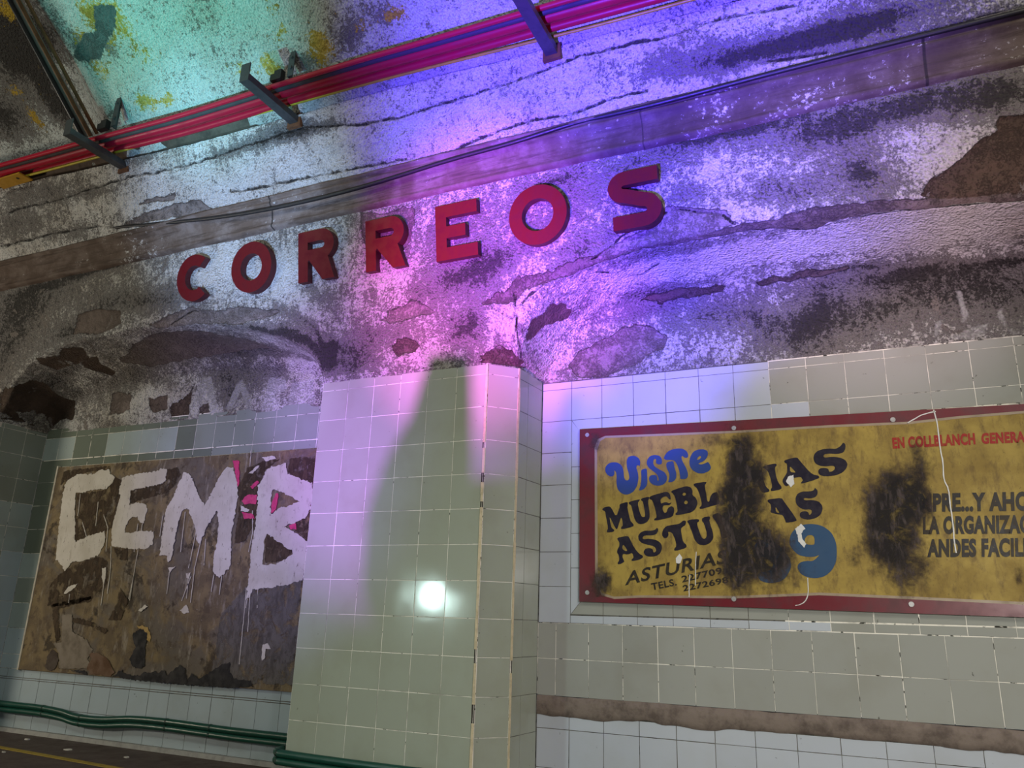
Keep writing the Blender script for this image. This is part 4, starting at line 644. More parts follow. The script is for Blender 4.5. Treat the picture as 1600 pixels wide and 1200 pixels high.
# side of the next pier
tw = TileWall(frame_of((XL,0,0), (0,1,0), (1,0,0)), ['t_dark', 't_mid', 't_pale', 't_blue', 'g_light', 'g_dark'])
tw.back(0, .45, 0, ZR+.06, 'g_light')
pz = [0.0]+[ZR+.02-.2*k for k in range(11, -1, -1)]+[ZR+.06]
def sidecol(i,j,a,b):
    z = b-ZR
    if z > -.6: return 't_mid'
    if z > -.8: return 't_pale'
    if z > -1.0: return 't_pale' if i > 0 else 't_mid'
    if z > -1.2: return 't_mid' if i < 2 else 't_blue'
    return 't_blue'
tw.rows([0,.065,.265,.449], pz, sidecol)
tw.P = frame_of((-4.3,0,0), (1,0,0), (0,-1,0)); tw.back(0, 4.3+XL, 0, ZR+.06, 'g_light'); tw.rows(cols(0, 4.3+XL, .13, .2), pz, 't_mid')
tw.build('wall_far_left')
tw = TileWall(frame_of((4.702,.45,0), (0,-1,0), (-1,0,0)), ['t_grey', 'g_light', 't_mid'])
tw.back(.002, .45, 0, ZR+.06, 'g_light'); tw.rows([.004,.2,.4,.449], PIER_ROWS, 't_grey')
tw.P = frame_of((4.702,0,0), (1,0,0), (0,-1,0)); tw.back(0, .5, 0, ZR+.06, 'g_light'); tw.rows([.003,.2,.4,.5], PIER_ROWS, 't_grey')
tw.build('wall_far_right')
mb = MB(); mb.box((-3.365,.425,0), (-.008,.449,.030)); mb.build('baseboard_left', M['skirt'], kind='structure')
mb = MB(); mb.box((-4.4,-5.5,-.08), (5.2,.46,0)); mb.build('floor', M['floor'], kind='structure')
p0 = (-2.455,-.041); p1 = (-1.299,-.116); dx, dy = p1[0]-p0[0], p1[1]-p0[1]
mb = MB(); L = []
for t in (-1.6, 2.2):
    for s_ in (-.022, .022): L.append((p0[0]+dx*t-dy*s_, p0[1]+dy*t+dx*s_))
mb.add([(L[0][0],L[0][1],.0006),(L[2][0],L[2][1],.0006),(L[3][0],L[3][1],.0006),(L[1][0],L[1][1],.0006),(L[0][0],L[0][1],.004),(L[2][0],L[2][1],.004),(L[3][0],L[3][1],.004),(L[1][0],L[1][1],.004)],
       [(0,3,2,1),(4,5,6,7),(0,1,5,4),(1,2,6,5),(2,3,7,6),(3,0,4,7)])
mb.build('trim_5', M['line'], kind='structure')

# ---------- plaster shell ----------
def seg_dist(X, Q, line, best):
    for (x0, q0), (x1, q1) in zip(line[:-1], line[1:]):
        m = (X > min(x0, x1)-.08) & (X < max(x0, x1)+.08)
        m &= (Q > min(q0, q1)-.08) & (Q < max(q0, q1)+.08)
        if not m.any(): continue
        px, pq = X[m]-x0, Q[m]-q0; dx, dq = x1-x0, q1-q0
        t = np.clip((px*dx+pq*dq)/max(dx*dx+dq*dq, 1e-9), 0, 1)
        best[m] = np.minimum(best[m], np.hypot(px-t*dx, pq-t*dq))
    return best
def poly_sd(X, Q, poly, pad=.12):
    """signed distance, positive inside, limited to the neighbourhood of the outline"""
    P = np.array(poly); out = np.full(X.shape, -1.0)
    m = (X > P[:,0].min()-pad) & (X < P[:,0].max()+pad) & (Q > P[:,1].min()-pad) & (Q < P[:,1].max()+pad)
    if not m.any(): return out
    x = X[m]; q = Q[m]; d = np.full(x.shape, 9.0); ins = np.zeros(x.shape, bool)
    for i in range(len(P)):
        a = P[i]; b = P[(i+1) % len(P)]; ex, eq = b-a
        t = np.clip(((x-a[0])*ex+(q-a[1])*eq)/max(ex*ex+eq*eq, 1e-9), 0, 1)
        d = np.minimum(d, np.hypot(x-a[0]-t*ex, q-a[1]-t*eq))
        if a[1] != b[1]:
            c = ((a[1] > q) != (b[1] > q)) & (x < (b[0]-a[0])*(q-a[1])/(b[1]-a[1])+a[0]); ins ^= c
    out[m] = np.where(ins, d, -d); return out
def blobs(X, Q, lst):
    s = np.zeros(X.shape)
    for k, x, q, rx, rq in lst: s += k*np.exp(-1.1*(((X-x)/rx)**2+((Q-q)/rq)**2))
    return s
def grid_faces(n, m): 
    i, j = np.meshgrid(np.arange(n-1), np.arange(m-1), indexing='ij'); a = (i*m+j).ravel()
    return np.stack([a, a+m, a+m+1, a+1], 1)
def multi_sd(X, Q, polys):
    o = np.full(X.shape, -1.0); t = np.zeros(X.shape)
    for tone, p in polys:
        d = poly_sd(X, Q, p); t = np.where(d > np.maximum(o, -.05), tone, t); o = np.maximum(o, d)
    return o, t

xs, SX, SY, SZ = shell_grid()
SQ = np.repeat((np.arange(NROW)*.01)[None,:], len(xs), 0)
wx = SX+.014*fbm(SX*22, SQ*22, 71, 3); wq = SQ+.014*fbm(SX*22+9, SQ*22+4, 75, 3)
vx = SX+.10*fbm(SX*5, SQ*5, 171, 5); vq = SQ+.07*fbm(SX*5+9, SQ*5+4, 175, 5)
bare, tone = multi_sd(wx+.028*fbm(SX*11, SQ*11, 181, 3), wq+.028*fbm(SX*11+5, SQ*11+3, 185, 3), BARE_AND_CREASE)
soot = blobs(vx, vq, SOOT_AND_EDGE); clean = blobs(vx, vq, CLEAN_AND_LIT)
ghost = np.maximum(multi_sd(wx, wq, [(1, p) for p in GHOST])[0], multi_sd(wx, wq, [(1, p) for p in SPLASH])[0])
crack = np.full(SX.shape, .2)
for l in CRACK_SHELL: crack = seg_dist(wx, wq, l, crack)
rec = np.clip((bare+.004)/.016, 0, 1)
SY = SY+.016*rec+.010*np.clip(1-crack/.016, 0, 1)
put('wall_upper', np.stack([SX, SY, SZ+ZR], -1).reshape(-1, 3), grid_faces(*SX.shape), M['plaster'], smooth=True, kind='structure',
    attrs=dict(bare=bare, tone=tone, soot=soot, clean=clean, ghost=ghost, crack=crack))

# cornice
CPROF = [(-.180,1.165),(-.200,1.172),(-.222,1.180),(-.226,1.192),(-.220,1.200),(-.219,1.212),(-.222,1.24),(-.227,1.27),(-.233,1.295),(-.243,1.318),(-.262,1.332),(-.272,1.342),(-.274,1.352),(-.268,1.358),(-.266,1.362),(-.272,1.372),(-.285,1.378),(-.286,1.392),(-.255,1.400)]
cxs = np.arange(-4.3, 5.1, .02); n = len(CPROF)
yy = np.repeat(np.array([p[0] for p in CPROF])[None,:], len(cxs), 0); zz = np.repeat(np.array([p[1] for p in CPROF])[None,:], len(cxs), 0)
XX = np.repeat(cxs[:,None], n, 1); VV = np.repeat(np.arange(n)[None,:]*.25, len(cxs), 0)
yy = yy-.007*fbm(XX*3, VV, 81, 3)-.004*fbm(XX*11, VV*2, 85, 3); zz = zz+.006*fbm(XX*2.2, VV*.2, 88, 3)
joint = np.full(XX.shape, .3)
for jx in (-.42, 2.245, 3.66): joint = np.minimum(joint, np.abs(XX-jx))
fleck = .10*fbm(XX*2.2, VV*.6, 91, 3)+np.where((XX > 2.4) & (XX < 3.7), .07, 0)+np.where((XX > -1.9) & (XX < -1.3), .06, 0)
put('trim_1', np.stack([XX, yy, zz+ZR], -1).reshape(-1, 3), grid_faces(*XX.shape), M['cornice'], smooth=True, kind='structure', attrs=dict(joint=joint, fleck=fleck, grime=np.clip((XX-1.3)/1.0, 0, .85)+np.clip((-.9-XX)/1.2, 0, .7)))

# rough-cast band
X, Y, Z = band_grid(); Q = np.repeat((np.linspace(0, 1, NB)*.52)[None,:], len(BX), 0)
wx = X+.016*fbm(X*20, Q*20, 101, 3); wq = Q+.012*fbm(X*16+9, Q*16, 105, 3)
crack = np.full(X.shape, .2)
for l in CRACK_BAND: crack = seg_dist(wx, wq, l, crack)
bare, tone = multi_sd(wx, wq, [(.5, p) for p in PEEL_BAND])
bare = np.maximum(bare, np.where(np.abs(Q-.0) < .001, -.5, -1.0))
step = .022*np.clip((crack*0+1), 0, 1)
put('wall_vault_foot', np.stack([X, Y+.016*np.clip(1-crack/.018, 0, 1)+.02*np.clip((bare+.004)/.016, 0, 1), Z+ZR], -1).reshape(-1, 3), grid_faces(*X.shape), M['plaster_band'], smooth=True, kind='structure',
    attrs=dict(bare=bare, tone=tone, soot=blobs(wx, wq, SOOT_BAND), clean=np.full(X.shape, .55), ghost=np.full(X.shape, -1.0), crack=crack))
# broken top edge of the rough-cast, with the bare ledge behind it
n = len(BX); e = np.stack([X[:,-1], Y[:,-1], Z[:,-1]], -1)
led = np.stack([e, e+np.array([0, .035, .012]), e+np.array([0, .030, .05]), e+np.array([0, -.01, .10])], 1); led[:,:,2] += ZR
put('trim_2', led.reshape(-1, 3), grid_faces(n, 4), M['ledge'], kind='structure')
# vault
X, Y, Z, t_ = vault_grid(); Q = np.repeat(t_[None,:], len(CX), 0)
wx = X+.04*fbm(X*8, Q*8, 111, 4); wq = Q+.04*fbm(X*8+9, Q*8, 115, 4)
put('ceiling', np.stack([X, Y, Z+ZR], -1).reshape(-1, 3), grid_faces(*X.shape), M['plaster_vault'], smooth=True, kind='structure',
    attrs=dict(bare=np.full(X.shape, -1.0), tone=X*0, soot=blobs(wx, wq, SOOT_VAULT), clean=np.full(X.shape, .7), ghost=np.full(X.shape, -1.0), crack=np.full(X.shape, .3),
               yellow=blobs(wx, wq, YELLOW), grey=multi_sd(wx, wq, [(1, p) for p in GREY_VAULT])[0]))

# ---------- CORREOS ----------
TH = math.radians(9.5); UPV = Vector((0, -math.sin(TH), math.cos(TH))); OUT = Vector((0, -math.cos(TH), -math.sin(TH)))
FACE0 = Vector((0, 0, .06+ZR))
def on_face(u, v, d): return FACE0+Vector((u, 0, 0))+UPV*v+OUT*d
def arc(cx, cy, rx, ry, a0, a1, n=40):
    return [(cx+rx*math.cos(math.radians(a0+(a1-a0)*i/n)), cy+ry*math.sin(math.radians(a0+(a1-a0)*i/n))) for i in range(n+1)]
def band_stroke(line, w):
    """closed outline of a stroke of width w round a polyline"""
    P = [np.array(p) for p in line]; L, R_ = [], []
    for i, p in enumerate(P):
        t = P[min(i+1, len(P)-1)]-P[max(i-1, 0)]; t = t/np.hypot(*t); n_ = np.array([-t[1], t[0]])*w/2
        L.append(tuple(p+n_)); R_.append(tuple(p-n_))
    return L+R_[::-1]
def letter_O(x0, x1, y0, y1, w):
    cx, cy, rx, ry = (x0+x1)/2, (y0+y1)/2, (x1-x0)/2, (y1-y0)/2
    return [arc(cx, cy, rx, ry, 0, 360, 56)[:-1], arc(cx, cy, rx-w, ry-w, 0, 360, 56)[:-1]]
def letter_C(x0, x1, y0, y1, w):
    cy, ry = (y0+y1)/2, (y1-y0)/2; rx = ry*.97; cx = x0+rx
    return [arc(cx, cy, rx, ry, 50, 310, 48)+arc(cx, cy, rx-w, ry-w, 306, 54, 44)]
def letter_R(x0, x1, y0, y1, w, xb):
    H = y1-y0; r = H*.30; yb = y1-2*r
    out = [(x0,y0),(x0,y1)]+[(xb-r,y1)]+arc(xb-r, y1-r, r, r, 90, -58, 22)+[(x1,y0),(x1-w*1.22,y0),(x0+w*1.12,yb+.008),(x0+w,yb-.004),(x0+w,y0)]
    ri = r-w*.88
    hole = [(x0+w,y1-w*.98),(xb-r-.005,y1-w*.98)]+arc(xb-r-.005, y1-r, ri*.95, r-w*.98, 90, -90, 14)[1:]+[(x0+w,yb+w*.98)]
    return [out, hole]
def letter_E(x0, x1, xm, y0, y1, w):
    m0 = (y0+y1)/2-w*.48; m1 = m0+w*.95
    return [[(x0,y0),(x1,y0),(x1,y0+w),(x0+w*.95,y0+w),(x0+w*.95,m0),(xm,m0),(xm,m1),(x0+w*.95,m1),(x0+w*.95,y1-w),(x1,y1-w),(x1,y1),(x0,y1)]]
def letter_S(x0, x1, y0, y1, w):
    H = y1-y0; cu_ = y1-H*.27; r1 = H*.27-w/2; cl_ = y0+H*.29; r2 = H*.29-w/2
    xa = x0+w/2+r1*1.12; xb = x1-w/2-r2*1.15
    l = [(x1-.012,y1-w/2)]+[(xa+.02,y1-w/2)]+arc(xa, cu_, r1*1.12, r1, 90, 265, 24)
    l += arc(xb, cl_, r2*1.15, r2, 85, -90, 24)+[(x0+.02,y0+w/2)]
    return [band_stroke(l, w)]
def big_letter(kind, loops, label, depth=.052, tilt=0.0):
    pts = loops[0]; cx = sum(p[0] for p in pts)/len(pts); cy = min(p[1] for p in pts)
    root = empty('wall_letter_'+kind, on_face(cx, cy, 0), label, 'letter', 'red letters on the beam')
    area2 = sum(pts[i][0]*pts[(i+1) % len(pts)][1]-pts[(i+1) % len(pts)][0]*pts[i][1] for i in range(len(pts)))
    if area2 < 0: loops = [loops[0][::-1]]+loops[1:]
    v, f = flat_shape(loops, lambda a, b, d: tuple(on_face(a, b, d)), depth)
    n_ = len(v)//2
    fr = [q for q in f if max(q) < n_]; sd = [q for q in f if max(q) >= n_]
    bev = .004
    put('face', v[:n_], fr, M['letter'], root)
    v2 = v[:n_]+[tuple(on_face(p[0], p[1], -.035)) for l in loops for p in l]
    put('side_wall', v2, sd, M['letter_side'], root)
    return root
big_letter('c', letter_C(-1.295, -.985, .704, 1.052, .082), 'red raised letter C, leftmost letter of the word on the mouldy beam')
big_letter('o', letter_O(-.768, -.405, .691, 1.056, .085), 'red raised letter O, slimmer one between the C and an R')
big_letter('r', letter_R(-.171, .127, .692, 1.043, .080, .125), 'red raised letter R right after the first O, on unbroken plaster')
big_letter('r', letter_R(.379, .679, .683, 1.026, .078, .672), 'red raised letter R set in a grey bare patch, just before the E')
big_letter('e', letter_E(.904, 1.194, 1.112, .668, 1.023, .080), 'red raised letter E with three arms, fifth letter of the word')
big_letter('o', letter_O(1.408, 1.775, .662, 1.026, .083), 'red raised letter O, rounder one between the E and the S')
big_letter('s', letter_S(2.026, 2.325, .659, .994, .080), 'red raised letter S, last and rightmost of the word, by flaked plaster')

# ---------- conduits, brackets, cables ----------
def zt_at(x): return float(np.interp(x, BT[:,0], BT[:,1]))+ZR
def run(x0, x1, y, dz, step=.25, sag=0.0):
    pts = []; x = x0
    while x <= x1+1e-6:
        k = math.sin((x+1.72)/1.85*math.pi)**2
        pts.append((x, y(x) if callable(y) else y, zt_at(x)+dz-sag*k)); x += step
    return pts
def pipe(name, label, cat, pts, r, mat, group=None, n=14):
    b = MB(); b.tube(pts, r, n); o = b.build(name, M[mat], None, True); return tag(o, label, cat, group)
ARM0 = -.018   # underside of the arms against the broken edge
pipe('red_conduit', 'slimmer red pipe nearest the wall, lower of the conduits on the brackets', 'pipe', run(-4.3, 5.0, -.555, .052, sag=.006), .026, 'conduit', 'conduits on the brackets')
pipe('red_conduit', 'thick red pipe, middle of the conduits crossing the steel brackets', 'pipe', run(-4.3, 5.0, -.632, .062, sag=.006), .036, 'conduit', 'conduits on the brackets')
pipe('grey_conduit', 'thin dusty grey pipe along the upper side of the red conduits', 'pipe', run(-4.3, 5.0, -.686, .046, sag=.004), .018, 'conduit_grey', 'conduits on the brackets')
pipe('red_conduit', 'thin red pipe at the outer edge, highest of the conduits in the photo', 'pipe', run(-4.3, 5.0, -.722, .045, sag=.004), .017, 'conduit', 'conduits on the brackets')
def bracket(x, label):
    z = zt_at(x)+ARM0-.035; root = empty('conduit_bracket', (x, -.47, z), label, 'bracket', 'steel brackets under the conduits')
    b = MB(); w_, h_, t_ = .036, .045, .006
    b.box((x-w_,-.93,z), (x+w_,-.44,z+t_)); b.box((x-w_,-.93,z+t_+.0002), (x-w_+t_,-.44,z+h_)); b.box((x+w_-t_,-.93,z+t_+.0002), (x+w_,-.44,z+h_))
    b.build('arm', M['steel'], root)
    b = MB(); b.box((x-w_,-.938,z-.004), (x+w_,-.9305,z+.125)); b.box((x-w_,-.9300,z+.046), (x-w_+t_,-.905,z+.125)); b.build('end_hook', M['steel'], root)
    b = MB(); b.box((x-.055,-.462,z-.03), (x+.055,-.438,z+.07)); b.build('wall_plate', M['rust'], root)
    return root
bracket(-1.76, 'dark steel bracket at the far left, under the end of the sloping channel')
bracket(-.11, 'dark steel bracket with an upturned end, middle one, above the letters')
bracket(1.775, 'dark steel bracket cut by the top edge of the photo, rightmost of three')
def vault_at(x, t):
    i = int(np.clip(round((x-CX[0])/.03), 0, len(CX)-1)); j = int(np.argmin(np.abs(t_grid-t))); return Vector((x, float(VY[i,j]), float(VZ[i,j])+ZR))
_, VY, VZ, t_grid = vault_grid()
def hanger(x, t, label):
    p = vault_at(x, t); base = zt_at(x)+.125
    root = empty('conduit_hanger', (x, p.y, p.z), label, 'hanger', 'hangers on the vault above the conduits')
    b = MB(); b.box((x-.024,p.y-.012,base), (x-.018,p.y+.035,p.z-.01)); b.box((x-.0175,p.y-.012,base), (x+.024,p.y-.006,p.z+.01)); b.build('strap', M['steel'], root)
    for bz_, br_ in ((base+.06, .013), (p.z-.04, .010)):
        b = MB(); b.tube([(x+.004,p.y-.024,bz_),(x+.004,p.y-.0125,bz_)], br_, 8); b.build('bolt', M['steel'], root)
    b = MB(); b.box((x-.15,p.y-.03,base-.01), (x-.06,p.y+.01,base+.04)); b.box((x-.12,p.y-.0295,base+.0405), (x-.06,p.y+.01,base+.062)); b.build('clamp', M['black_rubber'], root)
hanger(.02, HT[0], 'small bolted steel hanger behind the conduits beside the middle bracket')
hanger(-1.60, HT[1], 'small bolted steel hanger behind the conduits near the sloping channel')
# channel rail running up the vault
ra = vault_at(-1.87, .10)+Vector((0, -.20, .02)); rb = vault_at(-1.85, 1.42)+Vector((0, -.02, -.06))
rd = (rb-ra).normalized(); rn_ = Vector((1, 0, 0)).cross(rd).normalized(); rn_ = rn_ if rn_.z < 0 else -rn_
rail = empty('steel_channel', tuple(ra), 'long weathered steel channel running up the vault at the top left', 'channel')
def bar(x0, x1, d0, d1, mat, name):
    b = MB(); c = []
    for o in (ra, rb+rd*1.2):
        for x, d in ((x0, d0), (x1, d0), (x1, d1), (x0, d1)): c.append(tuple(o+Vector((x, 0, 0))+rn_*d))
    b.add(c, [(3,2,1,0),(4,5,6,7),(0,1,5,4),(1,2,6,5),(2,3,7,6),(3,0,4,7)]); b.build(name, mat, rail)
bar(-.055, .025, .0, .008, M['steel_pale'], 'web')
bar(-.055, -.047, .0082, .045, M['steel'], 'flange')
bar(.017, .025, .0082, .040, M['rust'], 'flange')
bar(.0252, .055, -.03, -.022, M['rust'], 'rusted_edge')
pipe('black_cable', 'thick black cable sagging across the brown cornice above the letters', 'cable', [(x, y, z+ZR) for x, y, z in catmull(CABLE+[[2.35,-.285,1.372],[3.2,-.292,1.385],[4.9,-.292,1.385]], 6)], .0135, 'black_rubber')
yc = catmull([(x, y, z+ZR) for x, y, z in YCAB]+[(-.4,-.545,zt_at(-.4)+.035),(.6,-.53,zt_at(.6)+.03),(1.5,-.522,zt_at(1.5)+.022),(2.2,-.515,zt_at(2.2)+.018),(3.2,-.515,zt_at(3.2)+.018),(4.9,-.515,zt_at(4.9)+.018)], 6)
pipe('yellow_cable', 'thin yellow cable running along the wall under the red pipes', 'cable', yc, .010, 'yellow_cable')
tagx = -2.78
root = empty('cable_tag', (tagx, -.60, zt_at(tagx)), 'ochre plastic tag clipped on the conduits at the left edge', 'tag')
b = MB(); b.box((tagx-.30,-.655,zt_at(tagx)-.024), (tagx+.06,-.54,zt_at(tagx)-.012)); b.build('plate', M['ochre'], root)
b = MB(); b.tube([(tagx-.02,-.61,zt_at(tagx)-.028),(tagx-.02,-.61,zt_at(tagx)-.0243)], .012, 10); b.build('rivet', M['chip'], root)

# ---------- green conduit low on the wall ----------
root = empty('green_conduit', (-1.7, .40, ZR-2.2), 'twin green pipes sagging along the tiles, under the graffiti board', 'pipe')
hp = catmull([(x, y, z+ZR) for x, y, z in HOSE[:-2]]+[(-.75,.40,ZR-2.185),(-.30,.40,ZR-2.185),(-.115,.37,ZR-2.185),(-.065,.30,ZR-2.187),(-.055,.10,ZR-2.19),(-.055,.0,ZR-2.19),(-.02,-.05,ZR-2.192),(.06,-.058,ZR-2.195),(.5,-.058,ZR-2.20),(1.0,-.058,ZR-2.20),(1.24,-.055,ZR-2.20)], 6)
b = MB(); b.tube([(x,y,z+.021) for x,y,z in hp], .0215, 12); b.build('pipe', M['hose'], root, True)
b = MB(); b.tube([(x,y,z-.021) for x,y,z in hp], .0205, 12); b.build('pipe', M['hose'], root, True)
for k in (13, 25, 42, 49, 81, 92):
    if k < len(hp)-1:
        p = np.array(hp[k]); q = np.array(hp[k+1]); t = (q-p)/np.linalg.norm(q-p)*.006
        b = MB()
        for dz, rr in ((.021, .0232), (-.021, .0222)): b.tube([tuple(p+[0,0,dz]-t), tuple(p+[0,0,dz]+t)], rr, 12)
        b.build('pipe_clip', M['hose_tie'], root)

# ---------- painted advertising sign ----------
SY0 = .440; SF = .428
sign = empty('advertising_sign', (3.05, SY0, ZR-1.30), 'long yellow painted furniture sign with a maroon border, scorched dark, on the right wall', 'sign')
QUAD = [(1.640,-1.290),(4.46,-1.327),(4.46,-.322),(1.638,-.274)]
def on_sign(a, b_, d): return (a, SF-d, ZR+b_)
v = [(a, SF, ZR+b_) for a, b_ in QUAD]+[(a, .4485, ZR+b_) for a, b_ in QUAD]
put('panel', v, [(0,1,2,3),(0,4,5,1),(1,5,6,2),(2,6,7,3),(3,7,4,0),(4,7,6,5)], M['sign'], sign)
inner = FIELD[:9]+[(4.35,-.36),(4.37,-.40),(4.37,-1.22),(4.34,-1.265)]+FIELD[9:]
v, f = flat_shape([QUAD, inner], on_sign, .0016); put('border', v, f, M['sign_red'], sign)
c0 = np.mean(np.array(inner), 0)
halo = [(p[0]+(.016 if p[0] < 3 else -.016)*(1 if abs(p[1]+.8) < .42 or p[0] < 1.76 or p[0] > 4.33 else 0), p[1]+(-.013 if p[1] > -.8 else .013)) for p in inner]
v, f = flat_shape([inner, halo], on_sign, .0008); put('border_fringe', v, f, M['halo'], sign)
def glyphs(name, lst, mat, d0, smooth_it=1):
    for loops in lst:
        L = [chaikin([tuple(p) for p in l], smooth_it) for l in loops]
        v, f = flat_shape(L, lambda a, b_, d: on_sign(a, b_, d+d0-.0006 if d > 0 else d0-.0006), .0012)
        put(name, v, f, mat, sign)
glyphs('painted_letter', VISITE, M['ink_blue'], .0010, 2)
glyphs('painted_letter', MUEBLERIAS, M['ink_navy'], .0010)
glyphs('painted_letter', ASTURIAS, M['ink_navy'], .0010)
glyphs('painted_digit', DIGITS, M['ink_teal'], .0010, 2)
def text_line(name, items, mat, bold=.0):
    for s, bl, br, tl in items:
        mb = MB(); cu_ = bpy.data.curves.new('t', 'FONT'); cu_.body = s; cu_.offset = bold; cu_.resolution_u = 4; cu_.space_character = 1.08
        ob = bpy.data.objects.new('t', cu_); COL.objects.link(ob)
        dg = bpy.context.evaluated_depsgraph_get(); me = ob.evaluated_get(dg).to_mesh()
        co = [v_.co.copy() for v_ in me.vertices]; fs = [tuple(p.vertices) for p in me.polygons]
        ob.evaluated_get(dg).to_mesh_clear(); bpy.data.objects.remove(ob); bpy.data.curves.remove(cu_)
        x0 = min(c.x for c in co); x1 = max(c.x for c in co); y0 = 0.0; y1 = max(c.y for c in co)
        bl, br, tl = (np.array(p) for p in (bl, br, tl)); V = []
        for c in co:
            p = bl+(br-bl)*(c.x-x0)/(x1-x0)+(tl-bl)*(c.y-y0)/(y1-y0); V.append(on_sign(p[0], p[1], .0018))
        F = []
        for q in fs:
            a, b_, c = (V[i] for i in q[:3]); ar = (b_[0]-a[0])*(c[2]-a[2])-(b_[2]-a[2])*(c[0]-a[0]); F.append(q if ar > 0 else q[::-1])
        mb.add(V, F); mb.build(name, mat, sign)
text_line('lettering_address', TXT_SMALL[:1], M['ink_black'], .022)
text_line('lettering_telephone', TXT_SMALL[1:], M['ink_black'], .028)
text_line('lettering_collblanch', TXT_RED, M['ink_red'], .050)
text_line('lettering_slogan', TXT_BLACK, M['ink_black'], .052)
# scorch marks lie over paint and lettering
gx = np.arange(1.645, 4.45, .012); gz = np.arange(-1.262, -.29, .012)
X = np.repeat(gx[:,None], len(gz), 1); Zs = np.repeat(gz[None,:], len(gx), 0)
wx = X+.03*fbm(X*9, Zs*9, 121, 4); wz = Zs+.03*fbm(X*9+4, Zs*9+2, 125, 4)
burn = blobs(wx, wz, SCORCH)
fcs = grid_faces(*X.shape); keep = burn.ravel()[fcs].max(1) > .02
put('scorch_marks', np.stack([X, X*0+SF-.0034, Zs+ZR], -1).reshape(-1, 3), fcs[keep], M['scorch'], sign, smooth=True, attrs=dict(burn=burn))
for l in DRIP+TEAR:
    mb = MB()
    wd = .004 if l in DRIP else .0055
    l2 = [tuple(p) for p in catmull([tuple(q) for q in l], 4)] if len(l) > 2 else l
    v, f = flat_shape([ragged(band_stroke(l2, wd), .02, .0015, 70)], on_sign, .0046)
    mb.add(v, f); mb.build('paint_drip' if l in DRIP else 'pale_crack', M['drip'], sign)
for l in FLAKES:
    v, f = flat_shape([ragged(l, .008, .004, 80)], on_sign, .0044); put('flaked_spot', v, f, M['drip'], sign)
for x, z in SCREWS:
    mb = MB(); c = Vector(on_sign(x, z, 0)); mb.tube([c+Vector((0,-.0047,0)), c+Vector((0,-.0075,0))], .0125, 14); mb.tube([c+Vector((0,-.0076,0)), c+Vector((0,-.0105,0))], .005, 8)
    mb.build('screw', M['washer'], sign)

# ---------- hoarding board with the painted letters ----------
LF = .425
board = empty('graffiti_board', (-1.7, .449, ZR-1.90), 'large stripped brown board in the left bay, daubed with white graffiti letters', 'board')
def on_board(a, b_, d): return (a, LF-d, ZR+b_)
bx = np.arange(-3.098, -.0079, .0206); bz = np.linspace(-1.900, -.268, 90)
X = np.repeat(bx[:,None], len(bz), 1); Zs = np.repeat(bz[None,:], len(bx), 0)
rel = .006*fbm(X*5, Zs*5, 131, 4)
ed = np.minimum(np.minimum(X-X.min(), X.max()-X), np.minimum(Zs-Zs.min(), Zs.max()-Zs)); rel = np.clip(rel, -.003, .003)*np.clip(ed/.05, 0, 1)
nb = X.size; V = np.concatenate([np.stack([X, LF+.003+rel, Zs+ZR], -1).reshape(-1, 3), np.stack([X, X*0+.4485, Zs+ZR], -1).reshape(-1, 3)])
Fc = [tuple(q) for q in grid_faces(*X.shape)]
n1, n2 = X.shape
def rim(idx): return [(a, a+nb, b_+nb, b_) for a, b_ in zip(idx[:-1], idx[1:])]
Fc += rim([i*n2 for i in range(n1)])+rim([(n1-1)*n2+j for j in range(n2)])+rim([i*n2+n2-1 for i in range(n1)][::-1])+rim([j for j in range(n2)][::-1])
put('backing_board', V, Fc, M['board'], board, smooth=False)
def daub(name, lst, mat, d, step=.012, amp=.008, parent=board, seed=0, lbl=None):
    for loops in lst:
        v, f = flat_shape([ragged([tuple(p) for p in l], step, amp, 45, seed) for l in loops], on_board, d)
        o = put(name, v, f, mat, parent)
        if lbl: o['label'] = lbl
for l, k in zip(CEMB, 'CEMB'): daub('graffiti_letter', [l], M['wash'], .0030, .009, .012, lbl='whitewashed graffiti letter '+k)
daub('torn_edge', TORN, M['torn'], .0026, .008, .010, lbl='jagged black shape painted as a dark gap along the torn bottom edge')
for nme, l in PATCH:
    daub('bare_patch', [l], M[{'brown':'p_brown','dark':'p_dark','pale':'p_pale','black':'torn','ochre':'p_ochre'}[nme]], {'pale':.0012,'brown':.0020,'dark':.0022,'black':.0016,'ochre':.0024}[nme], .010, .010, lbl={'brown':'rust brown','dark':'dark brown','pale':'pale grey','black':'flat black','ochre':'ochre ring'}[nme]+' patch low on the board')
for l in STAIN_LEFT: daub('damp_stain', [l], M['stain'], .0009, .012, .012, lbl='dark brown damp stain')
daub('dust_bloom', GREY_LEFT, M['stain_grey'], .0010, .012, .012, lbl='grey dusty bloom on the lower right of the board')
daub('poster_scrap', MAGENTA, M['magenta'], .0038, .01, .008, lbl='magenta scrap of an old poster')
daub('paint_splash', PALE_DAUB, M['wash'], .0034, .008, .007)
for l in DRIPS_LEFT:
    v, f = flat_shape([ragged(band_stroke(l, .0055), .02, .003, 60, 3)], on_board, .0036); put('paint_drip', v, f, M['wash'], board)

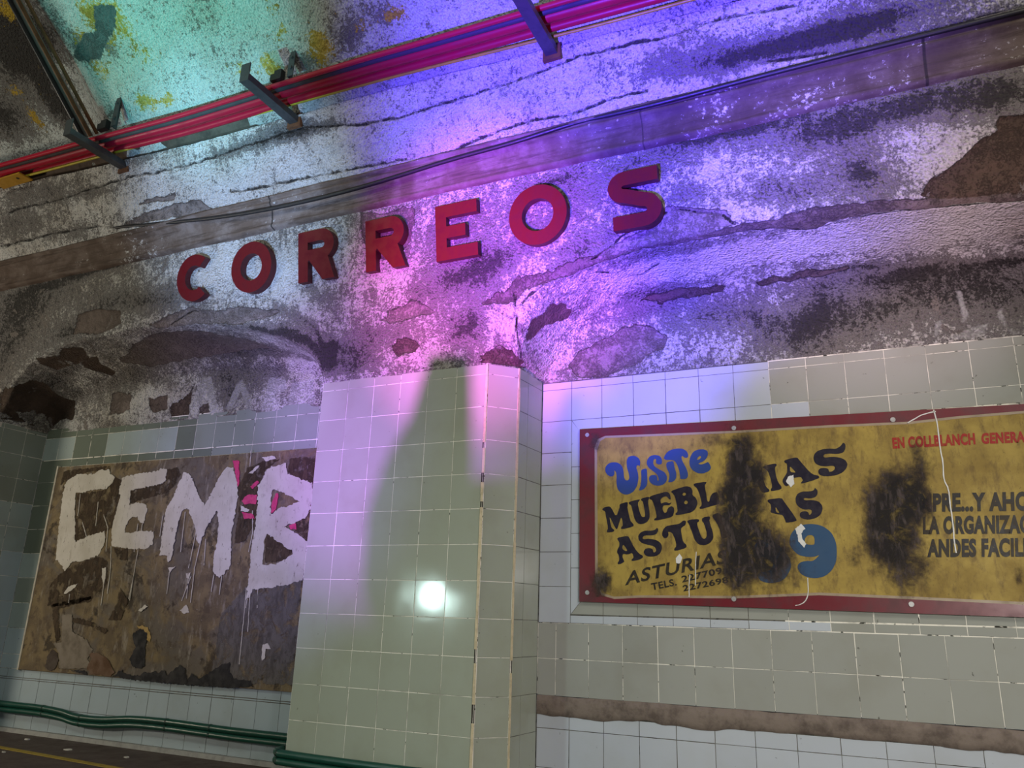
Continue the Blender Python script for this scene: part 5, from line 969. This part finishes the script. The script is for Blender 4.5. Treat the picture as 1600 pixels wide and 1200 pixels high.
# ---------- scraps on the floor ----------
for k, (x, y, s_) in enumerate([(-2.62,.27,.035),(-2.0,.14,.05),(-1.45,.16,.03),(-2.25,-.15,.022)]):
    mb = MB(); pts = [(x+s_*math.cos(a)*rn.uniform(.5,1), y+.5*s_*math.sin(a)*rn.uniform(.5,1)) for a in np.linspace(0, 6.28, 8)[:-1]]
    n = len(pts); v = [(a,b_,.001) for a,b_ in pts]+[(a,b_,.006+.004*rn.random()) for a,b_ in pts]
    mb.add(v, [tuple(range(n))[::-1], tuple(range(n, 2*n))]+[(i,(i+1) % n,n+(i+1) % n,n+i) for i in range(n)])
    tag(mb.build('paper_scrap', M['scrap']), ['small pale scrap on the platform floor nearest the left edge of the photo', 'largest pale paper scrap on the brown floor, above the yellow line', 'pale scrap on the floor, rightmost one, close to the skirting', 'tiny pale scrap on the floor in front of the yellow line'][k], 'scrap', 'scraps on the platform floor')

# ---------- added flag, unseen left of the camera, cut to cast the pier shadow ----------
K = .15; LP = Vector(PROJ)
def flag_pt(p): return LP+(Vector((p[0], p[1], p[2]+ZR))-LP)*K
root = empty('light_flag', (LP.x, LP.y+.56, 0), 'added black flag plate on a stand, cut to cast the pier shadow', 'flag')
for l in ([(0.799,0.0,0.205),(1.098,0.0,0.17),(1.145,0.0,-0.618),(1.449,0.0,-0.632),(1.482,0.0,-1.814),(1.051,-0.0,-1.844),(0.571,-0.0,-1.535),(0.432,0.0,-1.252),(0.419,0.0,-0.8),(0.52,0.0,-0.49),(0.682,0.0,-0.219)], [(1.636,0.45,-0.563),(1.625,0.45,-0.755),(1.593,0.45,-0.893),(1.549,0.45,-0.943),(1.504,0.45,-0.892),(1.468,0.45,-0.751),(1.453,0.45,-0.555),(1.462,0.45,-0.355),(1.495,0.45,-0.208),(1.541,0.45,-0.156),(1.588,0.45,-0.215),(1.623,0.45,-0.365)]):
    pts = [flag_pt(p) for p in l]; n = len(pts); y0 = LP.y+.56
    tri = geometry.tessellate_polygon([[Vector((p.x, p.z, 0)) for p in pts]])
    v = [(p.x, y0, p.z) for p in pts]+[(p.x, y0+.004, p.z) for p in pts]
    put('plate', v, [tuple(t) for t in tri]+[tuple(i+n for i in t)[::-1] for t in tri]+[(i, (i+1) % n, n+(i+1) % n, n+i) for i in range(n)], M['flag'], root)
mb = MB(); mb.tube([(.945, LP.y+.572, .012), (.945, LP.y+.572, .75)], .006, 8); mb.build('pole', M['steel'], root)
mb = MB(); mb.tube([(.945, LP.y+.572, 0), (.945, LP.y+.572, .012)], .09, 20); mb.build('base', M['steel'], root)
